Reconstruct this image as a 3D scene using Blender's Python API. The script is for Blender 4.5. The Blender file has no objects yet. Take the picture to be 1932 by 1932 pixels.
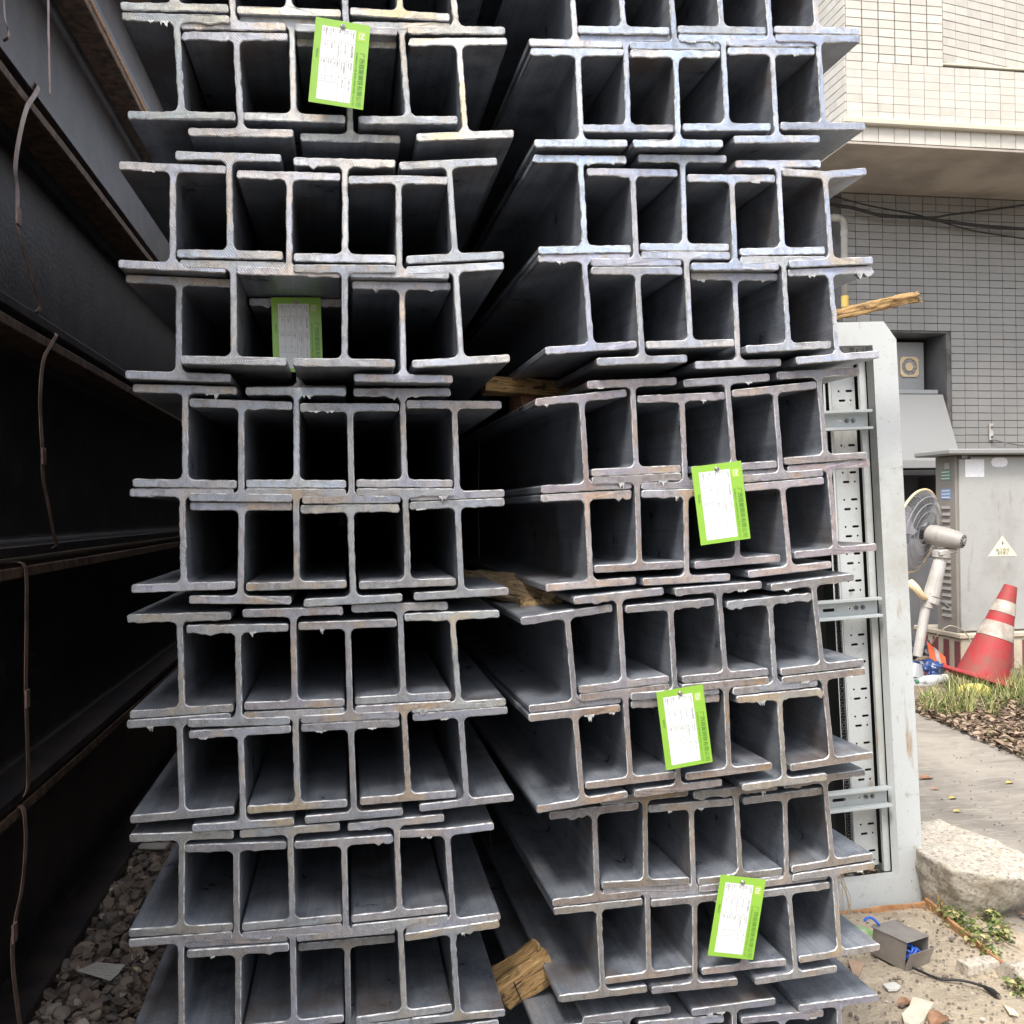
import bpy, bmesh, math, random
from mathutils import Vector, Matrix, noise
random.seed(7)
R = math.radians
# ---------------------------------------------------------------- camera, world, sun, exposure
sc = bpy.context.scene
FOC = 1824.0; YAW = R(9.68); ROLL = 0.015; CAMZ = 1.5
cam_d = bpy.data.cameras.new('camera'); cam = bpy.data.objects.new('camera', cam_d)
sc.collection.objects.link(cam); sc.camera = cam
cam_d.sensor_fit = 'HORIZONTAL'; cam_d.angle = 2*math.atan(966/FOC)
cam_d.clip_start = 0.02; cam_d.clip_end = 500
_f = Vector((math.sin(YAW), math.cos(YAW), 0)); _r0 = Vector((math.cos(YAW), -math.sin(YAW), 0)); _u0 = Vector((0, 0, 1))
_r = _r0*math.cos(ROLL) - _u0*math.sin(ROLL); _u = _r0*math.sin(ROLL) + _u0*math.cos(ROLL)
cam.matrix_world = Matrix(((_r.x, _u.x, -_f.x, 0), (_r.y, _u.y, -_f.y, 0), (_r.z, _u.z, -_f.z, CAMZ), (0, 0, 0, 1)))
w = bpy.data.worlds.new('World'); sc.world = w; w.use_nodes = True
nt = w.node_tree; nt.nodes.clear()
SUN_EL, SUN_AZ = R(56), R(214)          # azimuth clockwise from +Y
sky = nt.nodes.new('ShaderNodeTexSky'); sky.sky_type = 'NISHITA'; sky.sun_disc = False
sky.sun_elevation = SUN_EL; sky.sun_rotation = SUN_AZ; sky.dust_density = 4.0; sky.air_density = 1.0; sky.ozone_density = 1.0
hsv = nt.nodes.new('ShaderNodeHueSaturation'); hsv.inputs['Saturation'].default_value = 0.42
bg = nt.nodes.new('ShaderNodeBackground'); bg.inputs[1].default_value = 0.15
wo = nt.nodes.new('ShaderNodeOutputWorld')
nt.links.new(sky.outputs[0], hsv.inputs['Color']); nt.links.new(hsv.outputs[0], bg.inputs[0]); nt.links.new(bg.outputs[0], wo.inputs[0])
sl = bpy.data.lights.new('sun', 'SUN'); sl.energy = 1.5; sl.angle = R(14); sl.color = (1, 0.96, 0.9)
so = bpy.data.objects.new('sun', sl); sc.collection.objects.link(so)
sd = Vector((math.sin(SUN_AZ)*math.cos(SUN_EL), math.cos(SUN_AZ)*math.cos(SUN_EL), math.sin(SUN_EL)))
so.rotation_euler = sd.to_track_quat('Z', 'Y').to_euler(); so.location = sd*20
sc.view_settings.view_transform = 'Standard'; sc.view_settings.look = 'None'
sc.view_settings.gamma = 1.0; sc.view_settings.use_curve_mapping = False; sc.view_settings.exposure = 1.25
sc.cycles.max_bounces = 5; sc.cycles.diffuse_bounces = 3; sc.cycles.glossy_bounces = 3

# ---------------------------------------------------------------- measuring helpers
def ray(u, v):
    x = (u-966)/FOC; y = (966-v)/FOC
    return _f + _r*x + _u*y
def at(u, v, Y):
    r = ray(u, v); p = r*(Y/r.y); return Vector((p.x, p.y, p.z+CAMZ))
def atX(u, v, X):
    r = ray(u, v); p = r*(X/r.x); return Vector((p.x, p.y, p.z+CAMZ))
def gr(u, v, z=0.0):
    r = ray(u, v); p = r*((z-CAMZ)/r.z); return Vector((p.x, p.y, z))

# ---------------------------------------------------------------- object helpers
COL = sc.collection
def link(name, me, m=None, parent=None):
    o = bpy.data.objects.new(name, me); COL.objects.link(o)
    if m is not None:
        for q in (m if isinstance(m, (list, tuple)) else [m]): me.materials.append(q)
    if parent is not None: o.parent = parent
    return o
def tag(o, label=None, cat=None, group=None, kind=None):
    if label: o['label'] = label
    if cat: o['category'] = cat
    if group: o['group'] = group
    if kind: o['kind'] = kind
    elif cat: o['kind'] = 'thing'
    return o
def empty(name, loc=(0, 0, 0), label=None, cat=None, group=None):
    o = bpy.data.objects.new(name, None); COL.objects.link(o); o.location = loc; o.empty_display_size = .1
    return tag(o, label, cat, group)
def mesh(name, vs, fs, smooth=False):
    me = bpy.data.meshes.new(name); me.from_pydata([tuple(v) for v in vs], [], fs); me.update()
    if smooth:
        for p in me.polygons: p.use_smooth = True
    return me
class MB:
    def __init__(s): s.v = []; s.f = []; s.mi = []
    def add(s, vs, fs, mi=0):
        n = len(s.v); s.v += [tuple(v) for v in vs]; s.f += [tuple(i+n for i in f) for f in fs]; s.mi += [mi]*len(fs); return s
    def box(s, c, d, rot=None, mi=0, taper=1.0):
        x, y, z = d[0]/2, d[1]/2, d[2]/2
        vs = [Vector((a*x*(taper if e > 0 else 1), b*y*(taper if e > 0 else 1), e*z)) for e in (-1, 1) for a, b in ((-1, -1), (1, -1), (1, 1), (-1, 1))]
        if rot is not None: vs = [rot @ v for v in vs]
        c = Vector(c); vs = [v+c for v in vs]
        return s.add(vs, [(3, 2, 1, 0), (4, 5, 6, 7), (0, 1, 5, 4), (1, 2, 6, 5), (2, 3, 7, 6), (3, 0, 4, 7)], mi)
    def bbox(s, c, d, b=.002, rot=None, mi=0):      # box with chamfered edges
        hx, hy, hz = d[0]/2, d[1]/2, d[2]/2; b = min(b, hx*.45, hy*.45, hz*.45)
        vs = []
        for sx in (-1, 1):
            for sy in (-1, 1):
                for sz in (-1, 1):
                    vs += [Vector((sx*hx, sy*(hy-b), sz*(hz-b))), Vector((sx*(hx-b), sy*hy, sz*(hz-b))), Vector((sx*(hx-b), sy*(hy-b), sz*hz))]
        bm = bmesh.new(); bv = [bm.verts.new(v) for v in vs]; bmesh.ops.convex_hull(bm, input=bv); bm.verts.ensure_lookup_table(); bm.verts.index_update()
        P = [(rot @ v.co if rot is not None else v.co) + Vector(c) for v in bm.verts]; F = [tuple(v.index for v in f.verts) for f in bm.faces]
        bm.free(); return s.add(P, F, mi)
    def cyl(s, a, b, r0, r1=None, n=14, cap=True, mi=0):
        a = Vector(a); b = Vector(b); r1 = r0 if r1 is None else r1; d = (b-a).normalized()
        t = d.orthogonal().normalized(); q = d.cross(t)
        vs = []
        for c, rr in ((a, r0), (b, r1)):
            vs += [c + (t*math.cos(k*2*math.pi/n) + q*math.sin(k*2*math.pi/n))*rr for k in range(n)]
        fs = [(k, (k+1) % n, n+(k+1) % n, n+k) for k in range(n)]
        if cap: fs += [tuple(range(n))[::-1], tuple(range(n, 2*n))]
        return s.add(vs, fs, mi)
    def tube(s, pts, r, n=8, mi=0):
        pts = [Vector(p) for p in pts]; vs = []; t = None
        for i, p in enumerate(pts):
            d = (pts[min(i+1, len(pts)-1)] - pts[max(i-1, 0)]).normalized()
            t = (d.orthogonal() if t is None else (t - d*t.dot(d))).normalized(); q = d.cross(t)
            rr = r(i/(len(pts)-1)) if callable(r) else r
            vs += [p + (t*math.cos(k*2*math.pi/n) + q*math.sin(k*2*math.pi/n))*rr for k in range(n)]
        fs = []
        for i in range(len(pts)-1):
            fs += [(i*n+k, i*n+(k+1) % n, (i+1)*n+(k+1) % n, (i+1)*n+k) for k in range(n)]
        fs += [tuple(range(n))[::-1], tuple(range((len(pts)-1)*n, len(pts)*n))]
        return s.add(vs, fs, mi)
    def ribbon(s, pts, wdir, w, th, mi=0):          # flat band following pts, width along wdir
        pts = [Vector(p) for p in pts]; wd = Vector(wdir).normalized(); vs = []
        for i, p in enumerate(pts):
            d = (pts[min(i+1, len(pts)-1)] - pts[max(i-1, 0)]).normalized(); nn = d.cross(wd).normalized()
            vs += [p-wd*w/2-nn*th/2, p+wd*w/2-nn*th/2, p+wd*w/2+nn*th/2, p-wd*w/2+nn*th/2]
        fs = []
        for i in range(len(pts)-1):
            fs += [(i*4+k, i*4+(k+1) % 4, (i+1)*4+(k+1) % 4, (i+1)*4+k) for k in range(4)]
        m = (len(pts)-1)*4; fs += [(3, 2, 1, 0), (m, m+1, m+2, m+3)]
        return s.add(vs, fs, mi)
    def build(s, name, m, parent=None, smooth=False):
        me = mesh(name, s.v, s.f, smooth)
        o = link(name, me, m, parent)
        if any(s.mi): me.polygons.foreach_set('material_index', s.mi)
        return o
def curvy(pts, n=10):                               # Catmull-Rom
    P = [Vector(p) for p in pts]; P = [P[0]*2-P[1]] + P + [P[-1]*2-P[-2]]; out = []
    for i in range(1, len(P)-2):
        for k in range(n):
            t = k/n; a, b, c, d = P[i-1:i+3]
            out.append(.5*((2*b) + (c-a)*t + (2*a-5*b+4*c-d)*t*t + (3*b-a-3*c+d)*t**3))
    out.append(P[-2]); return out
def holed(name, outer, holes, th):                  # flat sheet in XZ (front at y=0) with real holes
    cu = bpy.data.curves.new(name, 'CURVE'); cu.dimensions = '2D'; cu.fill_mode = 'BOTH'; cu.extrude = th/2
    for pts in [outer]+holes:
        sp = cu.splines.new('POLY'); sp.points.add(len(pts)-1); sp.use_cyclic_u = True
        for i, (x, y) in enumerate(pts): sp.points[i].co = (x, y, 0, 1)
    o = bpy.data.objects.new(name, cu); COL.objects.link(o)
    dg = bpy.context.evaluated_depsgraph_get(); me = bpy.data.meshes.new_from_object(o.evaluated_get(dg))
    bpy.data.objects.remove(o); bpy.data.curves.remove(cu); me.name = name
    me.transform(Matrix(((1, 0, 0, 0), (0, 0, -1, th/2), (0, 1, 0, 0), (0, 0, 0, 1))))
    return me
def rect(x, z, w, h): return [(x-w/2, z-h/2), (x+w/2, z-h/2), (x+w/2, z+h/2), (x-w/2, z+h/2)]
def slot(x, z, w, h, n=5):
    p = []; r = h/2; c = w/2-r
    for k in range(n+1): a = -math.pi/2+math.pi*k/n; p.append((x+c+r*math.cos(a), z+r*math.sin(a)))
    for k in range(n+1): a = math.pi/2+math.pi*k/n; p.append((x-c+r*math.cos(a), z+r*math.sin(a)))
    return p
def disc(x, z, r, n=9): return [(x+r*math.cos(2*math.pi*k/n), z+r*math.sin(2*math.pi*k/n)) for k in range(n)]
def text_mesh(items):                               # items: (string, x, y, size, align); flat, in the XY plane, joined
    bm = bmesh.new()
    for s_, x, y, size, al in items:
        cu = bpy.data.curves.new('t', 'FONT'); cu.body = s_; cu.size = size; cu.align_x = al; cu.align_y = 'CENTER'; cu.resolution_u = 2
        o = bpy.data.objects.new('t', cu); COL.objects.link(o)
        dg = bpy.context.evaluated_depsgraph_get(); me = bpy.data.meshes.new_from_object(o.evaluated_get(dg))
        me.transform(Matrix.Translation((x, y, 0))); bm.from_mesh(me)
        bpy.data.objects.remove(o); bpy.data.curves.remove(cu); bpy.data.meshes.remove(me)
    out = bpy.data.meshes.new('lettering'); bm.to_mesh(out); bm.free(); return out

# ---------------------------------------------------------------- materials
class NT:
    def __init__(s, name):
        s.m = bpy.data.materials.new(name); s.m.use_nodes = True; s.t = s.m.node_tree; s.t.nodes.clear()
        s.b = s.n('ShaderNodeBsdfPrincipled'); o = s.n('ShaderNodeOutputMaterial'); s.l(s.b.outputs[0], o.inputs[0])
        tc = s.n('ShaderNodeTexCoord'); oi = s.n('ShaderNodeObjectInfo'); s.oi = oi
        add = s.n('ShaderNodeVectorMath'); add.operation = 'ADD'; mul = s.n('ShaderNodeMath'); mul.operation = 'MULTIPLY'; mul.inputs[1].default_value = 37.0
        s.l(oi.outputs['Random'], mul.inputs[0]); s.l(tc.outputs['Object'], add.inputs[0]); s.l(mul.outputs[0], add.inputs[1]); s.co = add.outputs[0]
    def n(s, t): return s.t.nodes.new(t)
    def l(s, a, b): s.t.links.new(a, b)
    def map(s, sc_=(1, 1, 1), rot=(0, 0, 0)):
        q = s.n('ShaderNodeMapping'); q.inputs['Scale'].default_value = sc_; q.inputs['Rotation'].default_value = rot; s.l(s.co, q.inputs[0]); return q.outputs[0]
    def noise(s, scale, detail=4, rough=.55, vec=None, dist=0):
        q = s.n('ShaderNodeTexNoise'); q.inputs['Scale'].default_value = scale; q.inputs['Detail'].default_value = detail
        q.inputs['Roughness'].default_value = rough; q.inputs['Distortion'].default_value = dist
        s.l(vec or s.co, q.inputs['Vector']); return q.outputs[0]
    def ramp(s, src, stops):
        q = s.n('ShaderNodeValToRGB'); e = q.color_ramp.elements
        while len(e) < len(stops): e.new(.5)
        for k, (p, c) in enumerate(stops):
            e[k].position = p; e[k].color = (*c, 1) if isinstance(c, (tuple, list)) else (c, c, c, 1)
        s.l(src, q.inputs[0]); return q.outputs[0]
    def mix(s, f, a, b, mode='MIX'):
        q = s.n('ShaderNodeMix'); q.data_type = 'RGBA'; q.blend_type = mode
        for i, x in ((0, f), (6, a), (7, b)):
            if isinstance(x, (int, float)): q.inputs[i].default_value = x
            elif isinstance(x, tuple): q.inputs[i].default_value = (*x, 1)
            else: s.l(x, q.inputs[i])
        return q.outputs[2]
    def bump(s, h, strength=.3, dist=.002, prev=None):
        q = s.n('ShaderNodeBump'); q.inputs['Strength'].default_value = strength; q.inputs['Distance'].default_value = dist; s.l(h, q.inputs['Height'])
        if prev is not None: s.l(prev, q.inputs['Normal'])
        return q.outputs[0]
    def out(s, col=None, rough=.6, metal=0.0, nrm=None):
        if col is not None:
            if isinstance(col, tuple): s.b.inputs['Base Color'].default_value = (*col, 1)
            else: s.l(col, s.b.inputs['Base Color'])
        if isinstance(rough, (int, float)): s.b.inputs['Roughness'].default_value = rough
        else: s.l(rough, s.b.inputs['Roughness'])
        s.b.inputs['Metallic'].default_value = metal
        if nrm is not None: s.l(nrm, s.b.inputs['Normal'])
        return s.m
def simple(name, c1, c2=None, scale=8, rough=.6, metal=0., bump=.2, bs=60, bd=.002, detail=5, lo=.35, hi=.65, spec=None):
    m = NT(name); c2 = c2 or tuple(x*.7 for x in c1)
    col = m.ramp(m.noise(scale, detail), [(lo, c1), (hi, c2)])
    if spec: col = m.mix(m.ramp(m.noise(spec[1], 3), [(spec[2], 0.), (spec[2]+.04, 1.)]), col, spec[0])
    return m.out(col, rough, metal, m.bump(m.noise(bs, 4), bump, bd) if bump else None)

def mat_end():
    m = NT('sawn_steel_end')
    v = m.map((1, 1, 1), (0, R(38), 0))
    wv = m.n('ShaderNodeTexWave'); wv.wave_type = 'BANDS'; wv.bands_direction = 'X'; wv.inputs['Scale'].default_value = 84
    wv.inputs['Distortion'].default_value = 5; wv.inputs['Detail'].default_value = 3; wv.inputs['Detail Scale'].default_value = 1.2; m.l(v, wv.inputs['Vector'])
    st = wv.outputs['Fac']; sp = m.noise(330, 5, .7); lf = m.noise(11, 4, .6); mf = m.noise(38, 5, .65)
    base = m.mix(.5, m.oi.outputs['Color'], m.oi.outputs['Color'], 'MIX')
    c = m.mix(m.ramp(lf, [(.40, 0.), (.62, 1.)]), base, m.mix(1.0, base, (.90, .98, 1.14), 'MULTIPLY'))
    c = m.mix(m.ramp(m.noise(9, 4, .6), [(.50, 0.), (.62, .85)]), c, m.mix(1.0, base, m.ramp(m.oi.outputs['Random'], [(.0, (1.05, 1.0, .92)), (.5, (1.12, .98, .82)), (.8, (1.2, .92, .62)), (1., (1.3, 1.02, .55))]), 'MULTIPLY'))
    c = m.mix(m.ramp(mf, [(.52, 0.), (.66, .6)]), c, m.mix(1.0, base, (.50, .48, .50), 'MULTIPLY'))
    c = m.mix(m.ramp(m.noise(13, 3), [(.46, 0.), (.60, .9)]), c, m.mix(1.0, c, m.ramp(st, [(.2, .66), (.8, 1.18)]), 'MULTIPLY'))
    c = m.mix(m.ramp(m.noise(95, 4, .7, m.map((1, 1, .35), (0, R(-32), 0))), [(.52, 0.), (.62, .5)]), c, m.mix(1.0, base, (.55, .55, .57), 'MULTIPLY')); c = m.mix(m.ramp(m.noise(70, 4, .7, m.map((1, 1, .35), (0, R(-32), 0))), [(.58, 0.), (.68, .45)]), c, m.mix(1.0, base, (1.4, 1.4, 1.42), 'MULTIPLY'))
    c = m.mix(m.ramp(sp, [(.57, 0.), (.67, .35)]), c, (.74, .74, .74)); c = m.mix(m.ramp(m.noise(240, 4, .7), [(.58, 0.), (.68, .45)]), c, m.mix(1.0, base, (.36, .36, .39), 'MULTIPLY'))
    r = m.ramp(mf, [(.3, .32), (.7, .6)])
    n1 = m.bump(st, .28, .0012); n2 = m.bump(sp, .8, .002, n1); n3 = m.bump(mf, .5, .003, n2)
    return m.out(c, r, .2, n3)
def mat_scale():
    m = NT('mill_scale_steel')
    v = m.map((26, 1.4, 26)); s1 = m.noise(2.2, 6, .65, v, .6); s2 = m.noise(14, 5, .6); s3 = m.noise(160, 4, .6)
    c = m.ramp(s2, [(.3, (.125, .142, .172)), (.5, (.25, .275, .32)), (.75, (.34, .355, .385))])
    c = m.mix(m.ramp(s1, [(.52, 0.), (.72, .5)]), c, (.46, .49, .54)); c = m.mix(m.ramp(m.noise(1.6, 5, .6, m.map((40, .9, 40))), [(.50, 0.), (.66, .35)]), c, (.09, .095, .10)); c = m.mix(m.ramp(m.noise(60, 4, .7), [(.60, 0.), (.70, .6)]), c, (.42, .41, .40))
    v2 = m.map((9, 5, 9), (0, 0, R(62))); s4 = m.noise(9, 2, .4, v2, 3.5)
    c = m.mix(m.ramp(s4, [(.48, 0.), (.5, .75), (.52, 0.)]), c, (.55, .56, .58))
    c = m.mix(m.ramp(m.noise(5, 4), [(.55, 0.), (.68, .6)]), c, (.17, .115, .08))
    r = m.ramp(s2, [(.3, .26), (.7, .46)])
    return m.out(c, r, .4, m.bump(s3, .25, .0008, m.bump(s2, .3, .003)))
M = {}
M['end'] = mat_end(); M['scale'] = mat_scale()
M['edge'] = simple('bright_cut_edge', (.74, .74, .74), (.28, .27, .265), 55, .35, .3, .5, 260, .002, 4, .42, .62)  # bare cut metal, made paler to paint in the edge highlights
M['burr'] = simple('bright_slag', (.62, .62, .60), (.30, .29, .28), 90, .4, .5, .6, 300)
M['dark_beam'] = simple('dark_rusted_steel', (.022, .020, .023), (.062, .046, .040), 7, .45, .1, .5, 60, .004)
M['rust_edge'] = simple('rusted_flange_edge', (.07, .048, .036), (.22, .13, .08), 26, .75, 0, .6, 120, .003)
M['strap'] = simple('rusted_steel_strap', (.26, .165, .13), (.52, .36, .28), 14, .45, .2, .3, 80)
M['strap_dark'] = simple('dark_steel_strap', (.05, .05, .055), (.12, .12, .12), 14, .4, .5, .2, 80)
M['ground'] = simple('yard_ground', (.22, .19, .15), (.12, .105, .09), 1.2, .95, 0, .6, 30, .01)
M['dirt'] = None; M['green'] = simple('lime_green_tag_plastic', (.28, .52, .06), (.25, .47, .05), 3, .35, 0, 0)
M['tagwhite'] = simple('white_printed_label', (.74, .74, .735), (.68, .68, .68), 3, .5, 0, 0)
M['ink'] = simple('dark_print', (.06, .065, .07), (.05, .05, .05), 3, .6, 0, 0)
M['inkgreen'] = simple('dark_green_print', (.05, .20, .03), (.05, .17, .03), 3, .6, 0, 0)
M['inktab'] = simple('faded_grey_print', (.04, .045, .05), (.14, .14, .15), 300, .6, 0, 0); M['inkgrey'] = simple('grey_print', (.16, .17, .18), (.2, .2, .2), 3, .6, 0, 0)
M['limelight'] = simple('pale_lime_print', (.38, .58, .06), (.36, .55, .06), 3, .5, 0, 0)
M['rivet'] = simple('worn_steel_rivet', (.45, .42, .40), (.25, .22, .20), 200, .35, .7, .2)
def mat_wood(name, c1, c2, dark, ang=0, sc_=1.0):
    m = NT(name); v = m.map((2.2*sc_, 30*sc_, 30*sc_), (0, 0, ang)); g = m.noise(5, 8, .7, v, 1.6); g2 = m.noise(26, 5, .65)
    c = m.ramp(g, [(.38, dark), (.47, c1), (.62, c2)]); c = m.mix(m.ramp(g2, [(.55, 0.), (.68, .85)]), c, dark)
    return m.out(c, .8, 0, m.bump(g, .8, .006))
M['wood'] = mat_wood('weathered_yellow_wood', (.36, .21, .08), (.56, .37, .16), (.03, .02, .014))
M['wood2'] = mat_wood('grey_brown_wood', (.30, .21, .12), (.46, .34, .20), (.05, .035, .025))
M['woodsplit'] = simple('splintered_raw_wood', (.55, .38, .18), (.10, .055, .03), 75, .9, 0, 1.0, 90, .006)
def mat_paint(name, c, dirt=(.30, .26, .19), rust=(.30, .17, .07), k=.6):
    m = NT(name); a = m.noise(2.2, 6, .65); b_ = m.noise(26, 5, .7); d = m.noise(120, 4, .6)
    col = m.mix(m.ramp(a, [(.50, 0.), (.70, .35*k)]), c, dirt); col = m.mix(m.ramp(b_, [(.60, 0.), (.72, .45*k)]), col, dirt)
    col = m.mix(m.ramp(d, [(.66, 0.), (.72, .6*k)]), col, (.18, .14, .10)); v = m.map((9, 9, 1.5)); col = m.mix(m.ramp(m.noise(2.0, 4, .6, v), [(.62, 0.), (.76, .6*k)]), col, rust)
    return m.out(col, .45, 0, m.bump(d, .12, .001))
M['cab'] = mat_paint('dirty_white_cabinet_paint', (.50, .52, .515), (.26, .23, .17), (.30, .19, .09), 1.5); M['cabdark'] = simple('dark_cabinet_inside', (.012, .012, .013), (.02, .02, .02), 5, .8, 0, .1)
M['zinc'] = mat_paint('zinc_coated_sheet', (.42, .45, .45), (.26, .25, .22), (.34, .24, .12), .7)
M['bolt'] = simple('grey_bolt_steel', (.25, .25, .25), (.12, .12, .12), 60, .4, .6, .1)
def mat_tile(name, c, c2):
    m = NT(name); col = m.mix(m.oi.outputs['Random'], c, c2)
    col = m.mix(m.ramp(m.noise(5, 5), [(.45, 0.), (.75, .35)]), col, tuple(x*.72 for x in c)); col = m.mix(m.ramp(m.noise(1.4, 6, .7, m.map((1.2, 1.2, .35))), [(.52, 0.), (.72, .45)]), col, tuple(x*.55 for x in c)); return m.out(col, .34, 0, m.bump(m.noise(14, 3), .2, .003))
M['tile'] = mat_tile('cream_glazed_tile', (.50, .47, .41), (.56, .53, .47)); M['tilegrey'] = mat_tile('grey_glazed_tile', (.29, .285, .275), (.22, .215, .205))
M['tiles'] = simple('cream_glazed_tiles', (.53, .50, .44), (.46, .43, .375), 2.5, .4, 0, .1); M['tilesgrey'] = simple('grey_glazed_tiles', (.265, .26, .25), (.22, .215, .205), 1.5, .4, 0, .1)
M['grout'] = simple('dark_grout', (.32, .30, .26), (.13, .12, .10), 6, .9, 0, .3); M['soffit'] = simple('painted_soffit', (.46, .41, .35), (.30, .26, .22), 1.6, .8, 0, .4, 9, .01)
M['ledge'] = simple('cream_painted_ledge', (.55, .51, .41), (.48, .44, .35), 3, .6, 0, .1)
M['wallgrey'] = simple('grey_painted_wall', (.13, .13, .135), (.085, .085, .09), 2.5, .7, 0, .2); M['metalgrey'] = mat_paint('grey_sheet_metal', (.27, .275, .28), (.16, .15, .14), (.18, .15, .12), .6)
M['metallight'] = mat_paint('light_grey_sheet_metal', (.24, .24, .235), (.28, .27, .25), (.30, .26, .20), .6)
M['cream'] = simple('yellowed_cream_plastic', (.66, .52, .32), (.58, .45, .27), 6, .5, 0, 0); M['black'] = simple('black_rubber', (.012, .012, .014), (.02, .02, .02), 9, .55, 0, .1)
M['pipe'] = simple('white_plastic_pipe', (.46, .445, .42), (.34, .32, .29), 6, .4, 0, 0); M['yellow'] = simple('yellow_foam', (.75, .58, .06), (.78, .66, .20), 9, .8, 0, .4, 40)
M['box_grey'] = mat_paint('weathered_light_grey_paint', (.36, .36, .345), (.23, .21, .185), (.24, .19, .14), 1.3)
M['box_side'] = mat_paint('brown_grey_paint', (.24, .22, .195), (.16, .145, .12), (.14, .11, .08), .7)
M['maroon'] = simple('maroon_paint', (.20, .045, .05), (.15, .05, .05), 9, .7, 0, .2); M['plinth'] = simple('cream_plaster', (.52, .46, .36), (.40, .34, .26), 5, .9, 0, .4, 40)
M['cone_red'] = simple('faded_red_plastic', (.32, .020, .026), (.17, .07, .05), 7, .7, 0, .1, 30, .002, 5, .40, .70); M['cone_white'] = simple('dirty_white_band', (.48, .43, .37), (.26, .22, .18), 11, .6, 0, .2)
M['orange'] = simple('fluorescent_orange_cloth', (.85, .16, .05), (.75, .12, .04), 14, .6, 0, .4, 30); M['silver'] = simple('reflective_silver_tape', (.55, .54, .50), (.40, .38, .34), 20, .35, .2, .1)
M['leaf'] = simple('dead_leaf', (.36, .20, .11), (.22, .11, .06), 30, .7, 0, .4, 60); M['leafy'] = simple('yellow_leaf', (.55, .42, .08), (.45, .30, .07), 30, .6, 0, .2)
M['grass'] = simple('grass_blade', (.10, .20, .035), (.24, .28, .06), 18, .6, 0, 0); M['weed'] = simple('weed_leaf', (.07, .17, .03), (.15, .27, .05), 40, .6, 0, 0)
M['blue'] = simple('blue_wire', (.03, .13, .60), (.03, .10, .45), 9, .35, 0, 0); M['steelbox'] = simple('grey_stamped_steel', (.34, .31, .28), (.24, .21, .19), 14, .45, .4, .3, 60)
M['rustbar'] = simple('orange_rusted_bar', (.48, .27, .13), (.30, .14, .06), 16, .85, 0, .5, 90); M['paper'] = simple('dirty_white_paper', (.62, .60, .55), (.50, .48, .44), 9, .8, 0, .2)
M['stub'] = simple('broken_cream_tile', (.66, .62, .50), (.50, .44, .34), 20, .8, 0, .2)
M['bagdark'] = simple('dark_glossy_bag', (.025, .028, .04), (.07, .07, .09), 14, .18, 0, .8, 22, .02); M['bagblue'] = simple('blue_printed_bag', (.02, .045, .15), (.04, .08, .22), 9, .35, 0, .5, 22, .01, 5, .35, .65, ((.62, .60, .56), 16, .62))
M['clear'] = simple('cloudy_clear_bottle', (.42, .44, .44), (.60, .60, .60), 20, .15, 0, .3, 30)
def mat_rock():
    m = NT('speckled_granite'); a = m.noise(60, 6, .75); b_ = m.noise(9, 5, .6)
    c = m.ramp(a, [(.35, (.13, .115, .095)), (.45, (.40, .36, .30)), (.60, (.56, .51, .43))]); c = m.mix(m.ramp(b_, [(.45, 0.), (.75, .4)]), c, (.42, .33, .23))
    return m.out(c, .9, 0, m.bump(a, .7, .006, m.bump(b_, .5, .02)))
M['rock'] = mat_rock()
def mat_dirt():
    m = NT('sandy_dirt'); a = m.noise(90, 6, .75); b_ = m.noise(5, 6, .65); c_ = m.noise(28, 5, .7)
    c = m.ramp(b_, [(.35, (.50, .42, .31)), (.65, (.36, .30, .22))]); c = m.mix(m.ramp(a, [(.55, 0.), (.70, .6)]), c, (.60, .52, .40)); c = m.mix(m.ramp(c_, [(.56, 0.), (.70, .6)]), c, (.20, .15, .10))
    return m.out(c, .95, 0, m.bump(a, .7, .006, m.bump(c_, .8, .02)))
M['dirt'] = mat_dirt()
def mat_conc():
    m = NT('stained_concrete'); a = m.noise(1.8, 7, .62, None, .8); b_ = m.noise(110, 4, .7); v = m.map((3, 14, 1), (0, 0, R(25))); c_ = m.noise(1.6, 6, .65, v, 1.4)
    c = m.ramp(a, [(.38, (.30, .27, .225)), (.62, (.185, .165, .14))]); c = m.mix(m.ramp(c_, [(.5, 0.), (.66, .7)]), c, (.36, .325, .27)); c = m.mix(m.ramp(b_, [(.6, 0.), (.72, .35)]), c, (.10, .09, .08))
    return m.out(c, .88, 0, m.bump(b_, .3, .003, m.bump(c_, .3, .006)))
M['concrete'] = mat_conc()
M['debris'] = None
def mat_debris():
    m = NT('flaky_rusty_rubble'); g = m.n('ShaderNodeNewGeometry'); q = m.noise(2.6, 3, .8)
    c = m.ramp(g.outputs['Random Per Island'], [(0., (.11, .085, .07)), (.35, (.22, .17, .135)), (.6, (.15, .135, .125)), (.85, (.30, .23, .175)), (.93, (.24, .21, .18)), (1., (.55, .50, .44))])
    return m.out(c, .85, 0, m.bump(m.noise(50, 4), .6, .006))
M['debris'] = mat_debris()
def mat_litter():
    m = NT('dead_leaf_litter'); g = m.n('ShaderNodeNewGeometry')
    c = m.ramp(g.outputs['Random Per Island'], [(0., (.05, .035, .025)), (.3, (.15, .10, .065)), (.6, (.25, .175, .12)), (.85, (.34, .25, .18)), (1., (.18, .16, .07))])
    return m.out(c, .8, 0, None)
M['litter'] = mat_litter()
def mat_grass():
    m = NT('mixed_grass'); g = m.n('ShaderNodeNewGeometry')
    c = m.ramp(g.outputs['Random Per Island'], [(0., (.05, .09, .02)), (.4, (.12, .17, .035)), (.65, (.24, .25, .08)), (1., (.50, .41, .21))])
    m.b.inputs['Subsurface Weight'].default_value = .0
    return m.out(c, .6, 0, None)
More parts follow.
